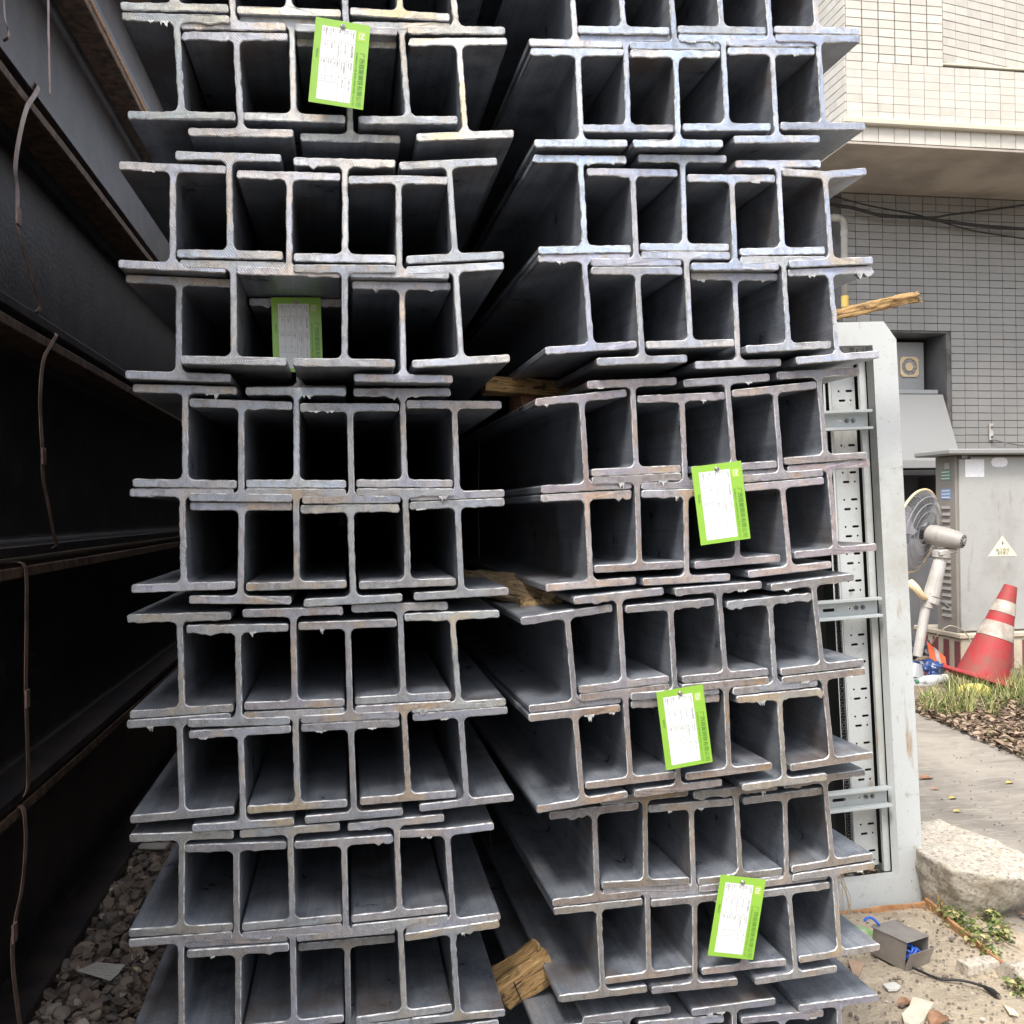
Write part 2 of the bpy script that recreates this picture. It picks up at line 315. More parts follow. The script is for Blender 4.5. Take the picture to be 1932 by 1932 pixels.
M['grassmix'] = mat_grass()
BEAMS = [
 ("L",0,0,1.7711,-0.2942,2.5751,2.88,-0.2848,2.3884,2.88),
 ("L",0,1,1.7736,-0.1951,2.5503,3.08,-0.1851,2.3636,3.08),
 ("L",0,2,1.7722,-0.0954,2.5821,2.20,-0.0883,2.3953,2.20),
 ("L",0,3,1.7741,0.0065,2.5580,1.60,0.0118,2.3711,1.60),
 ("L",0,4,1.7742,0.1076,2.5925,0.58,0.1095,2.4055,0.58),
 ("L",0,5,1.7698,0.2005,2.5683,3.53,0.2120,2.3817,3.53),
 ("L",1,0,1.7693,-0.2833,2.3837,2.37,-0.2755,2.1975,2.43),
 ("L",1,1,1.7759,-0.1829,2.3614,3.04,-0.1755,2.1752,2.00),
 ("L",1,2,1.7833,-0.0859,2.3971,2.16,-0.0837,2.2102,1.38),
 ("L",1,3,1.8011,0.0124,2.3744,2.32,0.0168,2.1851,1.53),
 ("L",1,4,1.7772,0.1105,2.4004,3.38,0.1223,2.2142,3.02),
 ("L",1,5,1.7730,0.2157,2.3774,4.14,0.2267,2.1896,5.07),
 ("L",2,0,1.7772,-0.2934,2.1230,0.12,-0.2967,1.9339,-1.31),
 ("L",2,1,1.7744,-0.1977,2.1458,0.88,-0.1976,1.9574,0.67),
 ("L",2,2,1.7757,-0.0935,2.1172,0.90,-0.0959,1.9294,-0.41),
 ("L",2,3,1.7718,0.0056,2.1438,1.42,0.0034,1.9559,0.75),
 ("L",2,4,1.7756,0.1018,2.1191,2.12,0.1010,1.9307,0.59),
 ("L",2,5,1.7775,0.1941,2.1525,5.21,0.2051,1.9647,4.61),
 ("L",3,0,1.8097,-0.2912,1.9312,-1.37,-0.2948,1.7450,-1.44),
 ("L",3,1,1.7765,-0.1933,1.9543,0.13,-0.1944,1.7691,-0.39),
 ("L",3,2,1.9459,-0.0920,1.9269,1.02,-0.0886,1.7399,1.02),
 ("L",3,3,1.7711,0.0028,1.9516,1.36,-0.0006,1.7667,-0.03),
 ("L",3,4,1.7966,0.1062,1.9296,0.54,0.1070,1.7429,-0.33),
 ("L",3,5,1.7753,0.2037,1.9591,4.46,0.2128,1.7726,4.12),
 ("L",4,0,1.8310,-0.2867,1.7392,-1.14,-0.2898,1.5530,-1.52),
 ("L",4,1,1.8288,-0.1882,1.7124,-1.69,-0.1911,1.5263,-1.38),
 ("L",4,2,1.8355,-0.0896,1.7377,0.14,-0.0919,1.5506,-0.87),
 ("L",4,3,1.8324,0.0079,1.7078,0.24,0.0092,1.5207,-0.11),
 ("L",4,4,1.8343,0.1059,1.7369,0.39,0.1087,1.5493,-0.61),
 ("L",4,5,1.8356,0.2046,1.7141,-0.27,0.2084,1.5263,1.53),
 ("L",5,0,1.8343,-0.2953,1.5522,-0.23,-0.2951,1.3650,0.53),
 ("L",5,1,1.8359,-0.1909,1.5253,-0.88,-0.1957,1.3383,-2.15),
 ("L",5,2,1.8317,-0.0927,1.5493,-0.87,-0.0941,1.3624,0.07),
 ("L",5,3,1.8350,0.0055,1.5188,0.14,0.0092,1.3316,1.58),
 ("L",5,4,1.8321,0.1090,1.5475,-0.61,0.1115,1.3606,0.81),
 ("L",5,5,1.8361,0.2078,1.5247,1.68,0.2138,1.3377,1.61),
 ("L",6,0,1.8443,-0.3050,1.3241,-0.19,-0.3027,1.1372,1.23),
 ("L",6,1,1.8380,-0.2015,1.3008,-1.05,-0.2012,1.1139,-1.43),
 ("L",6,2,1.8384,-0.1018,1.3277,-0.11,-0.1011,1.1414,-0.57),
 ("L",6,3,1.8390,-0.0021,1.3008,0.06,0.0001,1.1125,0.09),
 ("L",6,4,1.8450,0.0962,1.3302,-0.17,0.1005,1.1419,0.60),
 ("L",6,5,1.8408,0.1948,1.3108,0.44,0.2063,1.1236,1.50),
 ("L",7,0,1.8423,-0.3081,1.1356,1.48,-0.3043,0.9483,1.32),
 ("L",7,1,1.8397,-0.2001,1.1099,0.28,-0.1968,0.9232,0.12),
 ("L",7,2,1.8413,-0.1013,1.1382,-0.06,-0.0984,0.9504,0.12),
 ("L",7,3,1.8403,0.0005,1.1114,0.22,0.0051,0.9265,1.09),
 ("L",7,4,1.8401,0.1002,1.1407,0.72,0.1072,0.9543,0.95),
 ("L",7,5,1.8419,0.2081,1.1227,1.52,0.2188,0.9369,2.75),
 ("L",8,0,1.8432,-0.3062,0.9241,-1.86,-0.3101,0.7383,-1.50),
 ("L",8,1,1.8457,-0.2112,0.8967,-2.16,-0.2124,0.7087,-1.35),
 ("L",8,2,1.8439,-0.1134,0.9210,0.23,-0.1115,0.7342,0.14),
 ("L",8,3,1.8459,-0.0152,0.8921,0.06,-0.0134,0.7041,-0.05),
 ("L",8,4,1.8453,0.0831,0.9216,1.77,0.0876,0.7331,1.23),
 ("L",8,5,1.8464,0.1789,0.8965,0.96,0.1900,0.7069,3.28),
 ("L",9,0,1.8439,-0.3110,0.7360,-0.38,-0.3122,0.5490,-0.38),
 ("L",9,1,1.8398,-0.2090,0.7076,-1.14,-0.2127,0.5207,-1.14),
 ("L",9,2,1.8454,-0.1120,0.7319,0.28,-0.1111,0.5449,0.28),
 ("L",9,3,1.8762,-0.0124,0.6879,0.20,-0.0117,0.5010,0.20),
 ("L",9,4,1.8457,0.0877,0.7296,1.22,0.0933,0.5420,2.17),
 ("L",9,5,1.8430,0.1867,0.7087,3.67,0.1957,0.5269,-0.23),
 ("R",0,0,1.7751,0.4288,2.5618,3.24,0.4394,2.3751,3.24),
 ("R",0,1,1.7711,0.5205,2.5909,3.77,0.5328,2.4043,3.77),
 ("R",0,2,1.7761,0.6233,2.5706,3.90,0.6360,2.3840,3.90),
 ("R",0,3,1.7740,0.7182,2.6064,3.91,0.7309,2.4199,3.91),
 ("R",0,4,1.7717,0.8179,2.5872,3.79,0.8302,2.4006,3.79),
 ("R",0,5,1.7699,0.9144,2.6174,3.64,0.9262,2.4308,3.64),
 ("R",1,0,1.7763,0.4424,2.3745,3.64,0.4472,2.1872,3.19),
 ("R",1,1,1.7774,0.5366,2.4073,3.77,0.5402,2.2206,3.21),
 ("R",1,2,1.7701,0.6339,2.3805,3.89,0.6364,2.1938,3.32),
 ("R",1,3,1.7758,0.7324,2.4200,3.91,0.7384,2.2331,3.63),
 ("R",1,4,1.7727,0.8314,2.4003,4.05,0.8398,2.2135,3.79),
 ("R",1,5,1.7706,0.9278,2.4305,3.91,0.9368,2.2434,3.38),
 ("R",2,0,1.7868,0.4470,2.1762,2.57,0.4539,1.9896,3.09),
 ("R",2,1,1.7906,0.5509,2.1567,2.17,0.5563,1.9696,2.01),
 ("R",2,2,1.7915,0.6518,2.1887,2.45,0.6548,2.0015,1.75),
 ("R",2,3,1.7848,0.7495,2.1522,2.52,0.7549,1.9654,2.10),
 ("R",2,4,1.7894,0.8489,2.1868,3.34,0.8560,1.9995,3.21),
 ("R",2,5,1.7848,0.9450,2.1675,3.38,0.9571,1.9798,4.35),
 ("R",3,0,1.7902,0.4523,1.9898,3.08,0.4643,1.8037,4.83),
 ("R",3,1,1.7871,0.5559,1.9673,2.00,0.5641,1.7806,2.90),
 ("R",3,2,1.7915,0.6564,2.0007,1.75,0.6633,1.8139,2.42),
 ("R",3,3,1.8043,0.7607,1.9655,1.26,0.7662,1.7785,2.62),
 ("R",3,4,1.7885,0.8560,1.9970,2.39,0.8655,1.8105,4.05),
 ("R",3,5,1.7925,0.9565,1.9783,4.20,0.9722,1.7917,5.06),
 ("R",4,0,1.8172,0.4495,1.7264,6.15,0.4581,1.5384,2.20),
 ("R",4,1,1.8153,0.5515,1.7555,2.89,0.5579,1.5693,2.22),
 ("R",4,2,1.8195,0.6532,1.7279,2.58,0.6586,1.5406,0.72),
 ("R",4,3,1.8149,0.7453,1.7620,4.46,0.7593,1.5749,3.45),
 ("R",4,4,1.8163,0.8467,1.7451,5.91,0.8592,1.5569,3.76),
 ("R",4,5,1.8180,0.9416,1.7779,3.65,0.9558,1.5919,3.64),
 ("R",5,0,1.8196,0.4571,1.5363,2.30,0.4643,1.3503,2.78),
 ("R",5,1,1.8159,0.5585,1.5690,2.23,0.5606,1.3821,1.57),
 ("R",5,2,1.8150,0.6572,1.5400,0.99,0.6564,1.3545,1.44),
 ("R",5,3,1.8216,0.7634,1.5736,3.39,0.7657,1.3871,3.15),
 ("R",5,4,1.8172,0.8598,1.5547,4.22,0.8754,1.3690,4.76),
 ("R",5,5,1.8224,0.9638,1.5905,3.87,0.9771,1.4036,4.20),
 ("R",6,0,1.8105,0.4123,1.3089,6.09,0.4274,1.1215,3.04),
 ("R",6,1,1.8064,0.5154,1.3422,4.21,0.5238,1.1559,3.98),
 ("R",6,2,1.8070,0.6188,1.3202,2.97,0.6271,1.1333,1.07),
 ("R",6,3,1.8075,0.7187,1.3510,2.76,0.7316,1.1638,2.26),
 ("R",6,4,1.8085,0.8262,1.3232,3.58,0.8358,1.1363,2.76),
 ("R",6,5,1.8081,0.9180,1.3577,5.30,0.9372,1.1719,3.63),
 ("R",7,0,1.8078,0.4246,1.1200,3.03,0.4380,0.9337,5.04),
 ("R",7,1,1.8083,0.5249,1.1549,4.02,0.5344,0.9690,2.84),
 ("R",7,2,1.8109,0.6284,1.1322,1.33,0.6315,0.9472,3.04),
 ("R",7,3,1.8074,0.7308,1.1618,2.15,0.7356,0.9748,3.07),
 ("R",7,4,1.8068,0.8421,1.1339,2.48,0.8517,0.9465,3.16),
 ("R",7,5,1.8091,0.9390,1.1691,3.41,0.9551,0.9811,4.57),
 ("R",8,0,1.8477,0.4704,0.9172,2.12,0.4746,0.7304,0.83),
 ("R",8,1,1.8482,0.5745,0.9380,1.68,0.5739,0.7517,-1.94),
 ("R",8,2,1.8536,0.6723,0.9127,0.53,0.6753,0.7258,-0.10),
 ("R",8,3,1.8499,0.7659,0.9374,1.53,0.7738,0.7488,2.14),
 ("R",8,4,1.8502,0.8712,0.9203,3.06,0.8735,0.7319,1.82),
 ("R",8,5,1.8459,0.9562,0.9515,4.63,0.9723,0.7628,3.88),
 ("R",9,0,1.8491,0.4764,0.7280,0.79,0.4837,0.5405,0.18),
 ("R",9,1,1.8504,0.5771,0.7522,-1.49,0.5787,0.5675,1.12),
 ("R",9,2,1.8459,0.6742,0.7269,-0.00,0.6719,0.5387,-0.64),
 ("R",9,3,1.8507,0.7755,0.7484,1.85,0.7788,0.5655,0.41),
 ("R",9,4,1.8508,0.8766,0.7263,1.79,0.8913,0.5375,2.21),
 ("R",9,5,1.8463,0.9745,0.7597,3.40,0.9849,0.5757,2.51),
 ("R",10,0,1.8701,0.4398,0.4832,-2.50,0.4317,0.2964,-2.50),
 ("R",10,1,1.8688,0.5376,0.4984,0.31,0.5386,0.3114,0.31),
 ("R",10,2,1.8705,0.6515,0.4717,-2.19,0.6444,0.2848,-2.19),
 ("R",10,3,1.8679,0.7623,0.4920,1.09,0.7658,0.3051,1.09),
 ("R",10,4,1.8707,0.8694,0.4591,-1.48,0.8645,0.2721,-1.48),
 ("R",10,5,1.8710,0.9941,0.4752,0.84,0.9969,0.2882,0.84),
]
# ---------------------------------------------------------------- ground, slab, dirt
def sheet(name, x0, x1, y0, y1, nx, ny, z, amp, fr, m, mask=None):
    vs = []; fs = []
    for j in range(ny+1):
        for i in range(nx+1):
            x = x0+(x1-x0)*i/nx; y = y0+(y1-y0)*j/ny
            e = min(i, j, nx-i, ny-j)/3.0; e = min(1, e)
            h = noise.fractal(Vector((x*fr, y*fr, 0)), .7, 2.1, 5)*amp
            vs.append((x, y, z + h*e + (0 if e >= 1 else -.012*(1-e))))
    for j in range(ny):
        for i in range(nx):
            a = j*(nx+1)+i; fs.append((a, a+1, a+nx+2, a+nx+1))
    o = link(name, mesh(name, vs, fs, True), m); tag(o, kind='structure'); return o
g = link('ground', mesh('ground', [(-150, -150, 0), (150, -150, 0), (150, 150, 0), (-150, 150, 0)], [(0, 1, 2, 3)]), M['ground']); tag(g, kind='structure')
sheet('dirt', .9, 2.30, .6, 3.29, 130, 260, .022, .012, 5.5, M['dirt'])
sheet('soil_bed', 4.02, 9.5, 3.0, 9.9, 80, 120, .015, .012, 3, simple('dark_garden_soil', (.24, .185, .13), (.12, .09, .065), 7, .95, 0, .8, 40, .02))
slab = MB()
A1, B1_ = gr(1728, 1345, .012), gr(1932, 1432, .012)
dv = (B1_-A1).normalized()
far1 = A1 - dv*6; near1 = B1_ + dv*5
C1 = gr(1749, 1716, .012); C2_ = gr(1931, 1874, .012); C2 = C1+(C2_-C1)*((near1.y-C1.y)/(C2_.y-C1.y))
slab.add([(2.16, 3.31, .012), (2.16, 10.8, .012), (far1.x, 10.8, .012), (A1.x, A1.y, .012), (B1_.x, B1_.y, .012), (near1.x, near1.y, .012), (C2.x, near1.y, .012), (C1.x, 3.31, .012),
          (2.16, 3.31, -.1), (2.16, 10.8, -.1), (far1.x, 10.8, -.1), (A1.x, A1.y, -.1), (B1_.x, B1_.y, -.1), (near1.x, near1.y, -.1), (C2.x, near1.y, -.1), (C1.x, 3.31, -.1)],
         [(0, 1, 2, 3, 4, 5, 6, 7)[::-1]] + [(k, (k+1) % 8, 8+(k+1) % 8, 8+k) for k in range(8)])
o = slab.build('concrete_pavement', M['concrete']); tag(o, kind='structure')

# ---------------------------------------------------------------- steel beams of the two stacks
W2, TF, TW, RF, BL = .091, .0149, .0108, .0115, 9.0
def profile(h, tt, tb, vt=0.0, lean=0.0):
    """closed outline (x,z) about the middle; tt/tb flange tilts relative to the web, vt = V-bend of the top flange"""
    def arc(cx, cz, r, a0, a1, n=5): return [(cx+r*math.cos(a0+(a1-a0)*k/n), cz+r*math.sin(a0+(a1-a0)*k/n)) for k in range(n+1)]
    P = []; H = h/2; tw = TW/2; e = .003
    P += [(-W2+e, H), ] + [(-W2+e+(2*W2-2*e)*k/26, H) for k in range(1, 26)] + [(W2-e, H), (W2, H-e), (W2, H-TF+e), (W2-e, H-TF)]
    n1 = 9; x0 = tw+RF
    P += [(W2-e-(W2-e-x0)*k/n1, H-TF) for k in range(1, n1)] + arc(x0, H-TF-RF, RF, math.pi/2, math.pi)
    zt, zb = H-TF-RF, -H+TF+RF
    P += [(tw, zt+(zb-zt)*k/20) for k in range(1, 20)]
    P += arc(x0, zb, RF, math.pi, math.pi*1.5) + [(x0+(W2-e-x0)*k/n1, -H+TF) for k in range(1, n1)]
    P += [(W2-e, -H+TF), (W2, -H+TF-e), (W2, -H+e), (W2-e, -H)] + [(W2-e-(2*W2-2*e)*k/26, -H) for k in range(1, 26)] + [(-W2+e, -H), (-W2, -H+e), (-W2, -H+TF-e), (-W2+e, -H+TF)]
    P += [(-W2+e+(W2-e-x0)*k/n1, -H+TF) for k in range(1, n1)] + arc(-x0, zb, RF, -math.pi/2, 0)
    P += [(-tw, zb+(zt-zb)*k/20) for k in range(1, 20)] + arc(-x0, zt, RF, 0, math.pi/2)
    P += [(-x0-(W2-e-x0)*k/n1, H-TF) for k in range(1, n1)] + [(-W2+e, H-TF), (-W2, H-TF+e), (-W2, H-e)]
    Q = []
    for x, z in P:
        if z > H-TF-RF*.2: z += x*math.tan(tt) + abs(x)*vt
        elif z < -H+TF+RF*.2: z += x*math.tan(tb)
        Q.append((x, z))
    return Q
def beam(side, row, idx, Y, tx, tz, ta, bx, bz, ba, rnd, yawdeg, col, vt=0.0, burrs=2, rough=1.0):
    cx, cz = (tx+bx)/2, (tz+bz)/2; h = math.hypot(tx-bx, tz-bz); wa = math.atan2(-(tx-bx), tz-bz)   # roll, counterclockwise
    P = profile(h, R(ta)-wa, R(ba)-wa, vt); n = len(P)
    S = profile(h, (R(ta)-wa)*.6, (R(ba)-wa)*.6, vt*.2)
    nr = []
    for i in range(n):
        a, b = P[i-1], P[(i+1) % n]; d = Vector((b[0]-a[0], b[1]-a[1])).normalized(); nr.append((-d.y, d.x))    # outward for this ordering
    vs = []
    for k, (y, off) in enumerate(((0.0, -.0016), (.0018, .0), (.012, .0), (.35, 0), (BL, 0))):
        src = P if k < 3 else S
        for i, (x, z) in enumerate(src):
            j = 0
            if k < 2:
                web = abs(x) < TW and abs(z) < h/2-TF-.004
                j = (noise.noise(Vector((x*90+rnd*13, z*90, rnd*7)))*(.0009 if web else .0005) + noise.noise(Vector((x*420, z*420+rnd, 0)))*.0008)*rough
                if z < h/2-TF+.003 and z > h/2-TF-.003 and abs(x) > TW: j += max(0, noise.noise(Vector((x*28, rnd*5, 3)))-.05)*max(0, noise.noise(Vector((x*420, rnd*9, 1)))+.25)*.017*rough
            vs.append((x+nr[i][0]*(off+j), y + (noise.noise(Vector((x*30, z*30, rnd)))*.0012 if k < 2 else 0), z+nr[i][1]*(off+j)))
    fs = [tuple(range(n))]; mi = [1]
    for k in range(4):
        for i in range(n):
            fs.append((k*n+i, (k+1)*n+i, (k+1)*n+(i+1) % n, k*n+(i+1) % n)); mi.append(2 if k == 0 else 0)
    fs.append(tuple(range(4*n, 5*n))[::-1]); mi.append(0)
    me = mesh('steel_beam', vs, fs); me.materials.append(M['scale']); me.materials.append(M['end']); me.materials.append(M['edge']); me.polygons.foreach_set('material_index', mi)
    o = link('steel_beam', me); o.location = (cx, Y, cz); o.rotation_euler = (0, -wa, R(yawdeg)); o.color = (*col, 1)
    rg = random.Random(int(rnd*1e4))
    for q in range(burrs):
        mb = MB(); x = rg.choice((-1, 1))*rg.uniform(.018, .075); ln = rg.uniform(.006, .022); big_ = rg.choice((1, 1, 1, 2.6))*(1.0 if side == 'L' else 1.35)
        zt = h/2-TF + x*math.tan(R(ta)-wa) + abs(x)*vt
        m_ = 9; pv = []
        for k in range(m_+1):
            f = k/m_; xx = x+(f-.5)*ln; dz = -.0004-rg.uniform(.0002, .0034)*big_*(math.sin(f*math.pi)**.5)*rg.choice((.25, 1, 1.5))
            pv += [(xx, -.0006, zt+.001), (xx, -.0012, zt+dz), (xx+rg.uniform(-.0006, .0006), .0035, zt+dz*.6), (xx, .004, zt+.001)]
        ff = []
        for k in range(m_): ff += [(k*4+a, k*4+(a+1) % 4, k*4+4+(a+1) % 4, k*4+4+a) for a in range(4)]
        ff += [(3, 2, 1, 0), (m_*4, m_*4+1, m_*4+2, m_*4+3)]
        mb.add(pv, ff); mb.build('slag_burr', M['burr'], o)
    return o
VB = {('R', 2, 5): .07, ('R', 4, 0): -.0, ('L', 2, 4): -.02, ('L', 8, 5): .04}
ORD = ['topmost', 'second', 'third', 'fourth', 'fifth', 'sixth', 'seventh', 'eighth', 'ninth', 'tenth', 'lowest']
IDX = ['leftmost', 'second', 'third', 'fourth', 'fifth', 'rightmost']
rg = random.Random(11)
TONE = {'L': [(.66, .65, .61), (.66, .65, .62), (.59, .59, .60), (.54, .545, .56), (.44, .44, .45), (.43, .425, .43), (.40, .39, .385), (.38, .375, .38), (.355, .345, .34), (.35, .34, .335)],  # brighter light on upper layers put into the steel colour; lower ones browner
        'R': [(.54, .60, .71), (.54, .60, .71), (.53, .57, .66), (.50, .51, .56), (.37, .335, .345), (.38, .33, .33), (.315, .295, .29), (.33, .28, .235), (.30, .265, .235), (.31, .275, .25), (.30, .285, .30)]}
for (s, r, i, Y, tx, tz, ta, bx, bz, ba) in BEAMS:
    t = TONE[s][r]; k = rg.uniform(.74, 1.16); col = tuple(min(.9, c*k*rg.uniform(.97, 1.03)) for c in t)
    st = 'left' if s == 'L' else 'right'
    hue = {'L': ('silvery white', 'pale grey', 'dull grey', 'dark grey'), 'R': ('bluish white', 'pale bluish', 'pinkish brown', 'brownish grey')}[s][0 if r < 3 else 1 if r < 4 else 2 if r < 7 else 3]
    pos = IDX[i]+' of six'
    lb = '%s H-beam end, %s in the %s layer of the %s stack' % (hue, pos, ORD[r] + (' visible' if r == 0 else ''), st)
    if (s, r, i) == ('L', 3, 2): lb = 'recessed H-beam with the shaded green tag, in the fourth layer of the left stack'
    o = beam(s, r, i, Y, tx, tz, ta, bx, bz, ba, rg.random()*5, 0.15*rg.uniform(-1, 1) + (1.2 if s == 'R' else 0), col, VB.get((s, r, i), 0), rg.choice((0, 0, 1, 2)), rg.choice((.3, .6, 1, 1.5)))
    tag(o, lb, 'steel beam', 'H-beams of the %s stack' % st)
# rows that carry on above and below the photograph
for s, r0, dz0, n in (('L', 0, .195, 2), ('R', 0, .195, 2), ('L', 9, -.192, 2), ('R', 10, -.19, 1)):
    src = [b for b in BEAMS if b[0] == s and b[1] == r0]
    for k in range(1, n+1):
        for (s_, r, i, Y, tx, tz, ta, bx, bz, ba) in src:
            z = dz0*k
            if k == n and dz0 < 0 and min(tz, bz)+z < .09: z = .10-min(tz, bz)
            o = beam(s, r, i, Y+.004*k, tx-.004*k, tz+z, ta*.6, bx-.004*k, bz+z, ba*.6, rg.random()*5, 1.2 if s == 'R' else 0, (.4, .4, .42), 0, 0)
            up = dz0 > 0
            tag(o, 'steel H-beam %s the frame, %s, %s layer %s the visible part of the %s stack' % ('above' if up else 'below', IDX[i], ('first', 'second')[k-1], 'above' if up else 'below', 'left' if s == 'L' else 'right'), 'steel beam', 'H-beams %s the frame, %s stack' % ('above' if up else 'below', 'left' if s == 'L' else 'right'))
# sleepers the stacks stand on
for sx, x0, x1 in (('left', -.42, .26), ('right', .32, 1.12)):
    for yy, yn in ((2.3, 'nearest'), (5.5, 'middle'), (8.5, 'farthest')):
        mb = MB(); mb.bbox((0, 0, 0), (x1-x0+.1, .12, .09), .006); o = mb.build('timber_sleeper', M['wood2']); o.location = ((x0+x1)/2, yy, .05)
        tag(o, '%s of three dark timber sleepers on the ground under the %s steel stack' % (yn, sx), 'timber', 'sleepers under the %s stack' % sx)

# ---------------------------------------------------------------- tall dark beams on the left
XD = -.93
big = [(.04, .683, 'bottom'), (.693, 1.362, 'second from the ground'), (1.372+.02, 2.076, 'third from the ground'), (2.10, 2.78, 'fourth from the ground'), (2.81, 3.45, 'fifth from the ground'), (3.48, 4.10, 'topmost')]
for zb, zt, nm in big:
    h = zt-zb; tf = .032; wd = .30; r_ = .03
    root = empty('deep_steel_beam', (XD-wd/2, -1.2, zb), 'deep dark rusty I-beam lying lengthwise on the left, %s in its pile' % nm, 'steel beam', 'deep dark beams piled on the left')
    L_ = 12.2
    def prism(name, prof, m, jitter=0):
        n = len(prof); ny = 50 if jitter else 2; vs = []
        for k in range(ny):
            y = L_*k/(ny-1)
            for q, (x, z) in enumerate(prof):
                vs.append((x + (noise.noise(Vector((y*2, z*4, zb)))*jitter), y, z + noise.noise(Vector((y*1.3, x, zb*3)))*jitter*.6))
        fs = [tuple(range(n)), tuple(range((ny-1)*n, ny*n))[::-1]]
        for k in range(ny-1): fs += [(k*n+i, (k+1)*n+i, (k+1)*n+(i+1) % n, k*n+(i+1) % n) for i in range(n)]
        return link(name, mesh(name, vs, fs), m, root)
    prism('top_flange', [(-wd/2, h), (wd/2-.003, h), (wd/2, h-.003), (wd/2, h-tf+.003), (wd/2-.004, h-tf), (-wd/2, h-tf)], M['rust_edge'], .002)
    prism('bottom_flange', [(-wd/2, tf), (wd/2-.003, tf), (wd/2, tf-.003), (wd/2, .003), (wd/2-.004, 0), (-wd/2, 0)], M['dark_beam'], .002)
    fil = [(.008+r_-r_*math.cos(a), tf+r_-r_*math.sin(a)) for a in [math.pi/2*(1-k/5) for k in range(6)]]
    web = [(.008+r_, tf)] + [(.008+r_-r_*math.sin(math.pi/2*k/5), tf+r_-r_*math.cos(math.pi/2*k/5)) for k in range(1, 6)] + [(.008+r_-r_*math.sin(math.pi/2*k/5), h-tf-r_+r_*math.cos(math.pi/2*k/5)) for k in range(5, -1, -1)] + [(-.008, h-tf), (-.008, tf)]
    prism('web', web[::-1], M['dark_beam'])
# packing strip between the top two deep beams, rust orange
p0 = atX(281, 205, XD)
mb = MB(); mb.bbox((0, 0, 0), (.05, 9.5, .022), .004); o = mb.build('packing_batten', mat_wood('rusty_orange_wood', (.45, .24, .12), (.62, .38, .22), (.12, .06, .03), R(90))); o.location = (XD-.02, 3.6, 3.4635)
tag(o, 'thin rust orange batten between the two highest deep beams', 'batten')
def strap_on_X(pts, X, w, label, m=M['strap'], group=None, seal=None, th=.0016):
    P = [atX(u, v, X+dx) for (u, v, dx) in pts]; P = curvy(P, 6)
    c = P[0].copy(); mb = MB(); mb.ribbon([p-c for p in P], (0, 1, 0), w, th)
    root = empty('steel_strap', c, label, 'strap', group or 'steel straps round the deep dark beams')
    mb.build('band', m, root)
    if seal is not None:
        p = P[int(seal*(len(P)-1))]-c; mb = MB(); mb.bbox((p.x+.003, p.y, p.z), (.006, w*1.15, .05), .001); mb.build('seal', m, root)
strap_on_X([(56, 155, -.03), (72, 163, .004), (66, 178, .008), (50, 205, .015), (36, 262, .022), (29, 318, .024), (33, 360, .022), (34, 432, .03), (50, 490, .022), (66, 545, .012), (76, 577, .004), (70, 589, .0), (55, 593, -.03)], XD, .030, 'rusty steel strap bowed off the fourth deep beam on the left', seal=.56)
strap_on_X([(96, 622, -.02), (106, 632, .004), (98, 648, .008), (82, 680, .016), (76, 745, .022), (77, 795, .024), (80, 852, .026), (82, 905, .022), (92, 955, .016), (102, 1010, .008), (107, 1026, .004), (99, 1034, .0), (75, 1037, -.03)], XD, .030, 'rusty steel strap bowed off the third deep beam on the left', seal=.52)
strap_on_X([(0, 1060, -.03), (30, 1060, -.005), (45, 1066, .004), (50, 1090, .008), (50, 1180, .012), (49, 1300, .014), (52, 1400, .012), (53, 1470, .006), (50, 1494, .004), (38, 1508, -.01), (0, 1540, -.05)], XD, .028, 'flat steel strap down the second deep beam, beside the chalk marks', seal=.52)
strap_on_X([(10, 1519, -.03), (34, 1520, -.005), (44, 1528, .004), (48, 1560, .010), (48, 1605, .014), (42, 1670, .02), (30, 1730, .026), (24, 1775, .03), (25, 1830, .03), (32, 1890, .024), (40, 1960, .015), (44, 2050, .004)], XD, .028, 'bent steel strap over the bottom deep beam on the left', seal=.62)
strap_on_X([(92, -60, .006), (91, 0, .006), (92, 90, .008), (94, 176, .004)], XD, .02, 'thin vertical strap near the top of the dark pile')
strap_on_X([(6, -60, .006), (7, 0, .008), (10, 40, .01), (16, 58, .006), (14, 72, .002), (4, 78, -.02)], XD, .014, 'short curled strap at the upper left edge of the dark pile')
# faint chalk writing on the web of the second deep beam
tm = text_mesh([('LXE', 0, 0, .16, 'LEFT')])
o = link('chalk_marking', tm, simple('faint_chalk', (.045, .045, .055), (.022, .022, .028), 30, .9, 0, 0, lo=.45, hi=.55))
c = atX(0, 1265, XD-.141); tm.transform(Matrix(((0, 0, 1, 0), (1.35, 0, 0, 0), (0, 1, 0, 0), (0, 0, 0, 1)))); o.location = (XD-.1408, c.y, c.z-.0)
for q in bpy.data.objects:
    if q.name.startswith('deep_steel_beam') and 'second' in q['label']:
        web_ = [ch for ch in q.children if ch.name.startswith('web')][0]; o.parent = web_; o.location = Vector((XD-.1408, c.y, c.z))-q.location
        o['label'] = 'faint chalk letters'

# unseen wall added to keep the far ends of the beam voids dark
mb = MB(); mb.box((0, 0, 2.4), (9.4, .12, 4.8)); o = mb.build('added_dark_wall', M['wallgrey']); o.location = (-1.2, 11.06, 0); tag(o, 'added dark wall blocking light behind the far ends of the steel', 'wall')
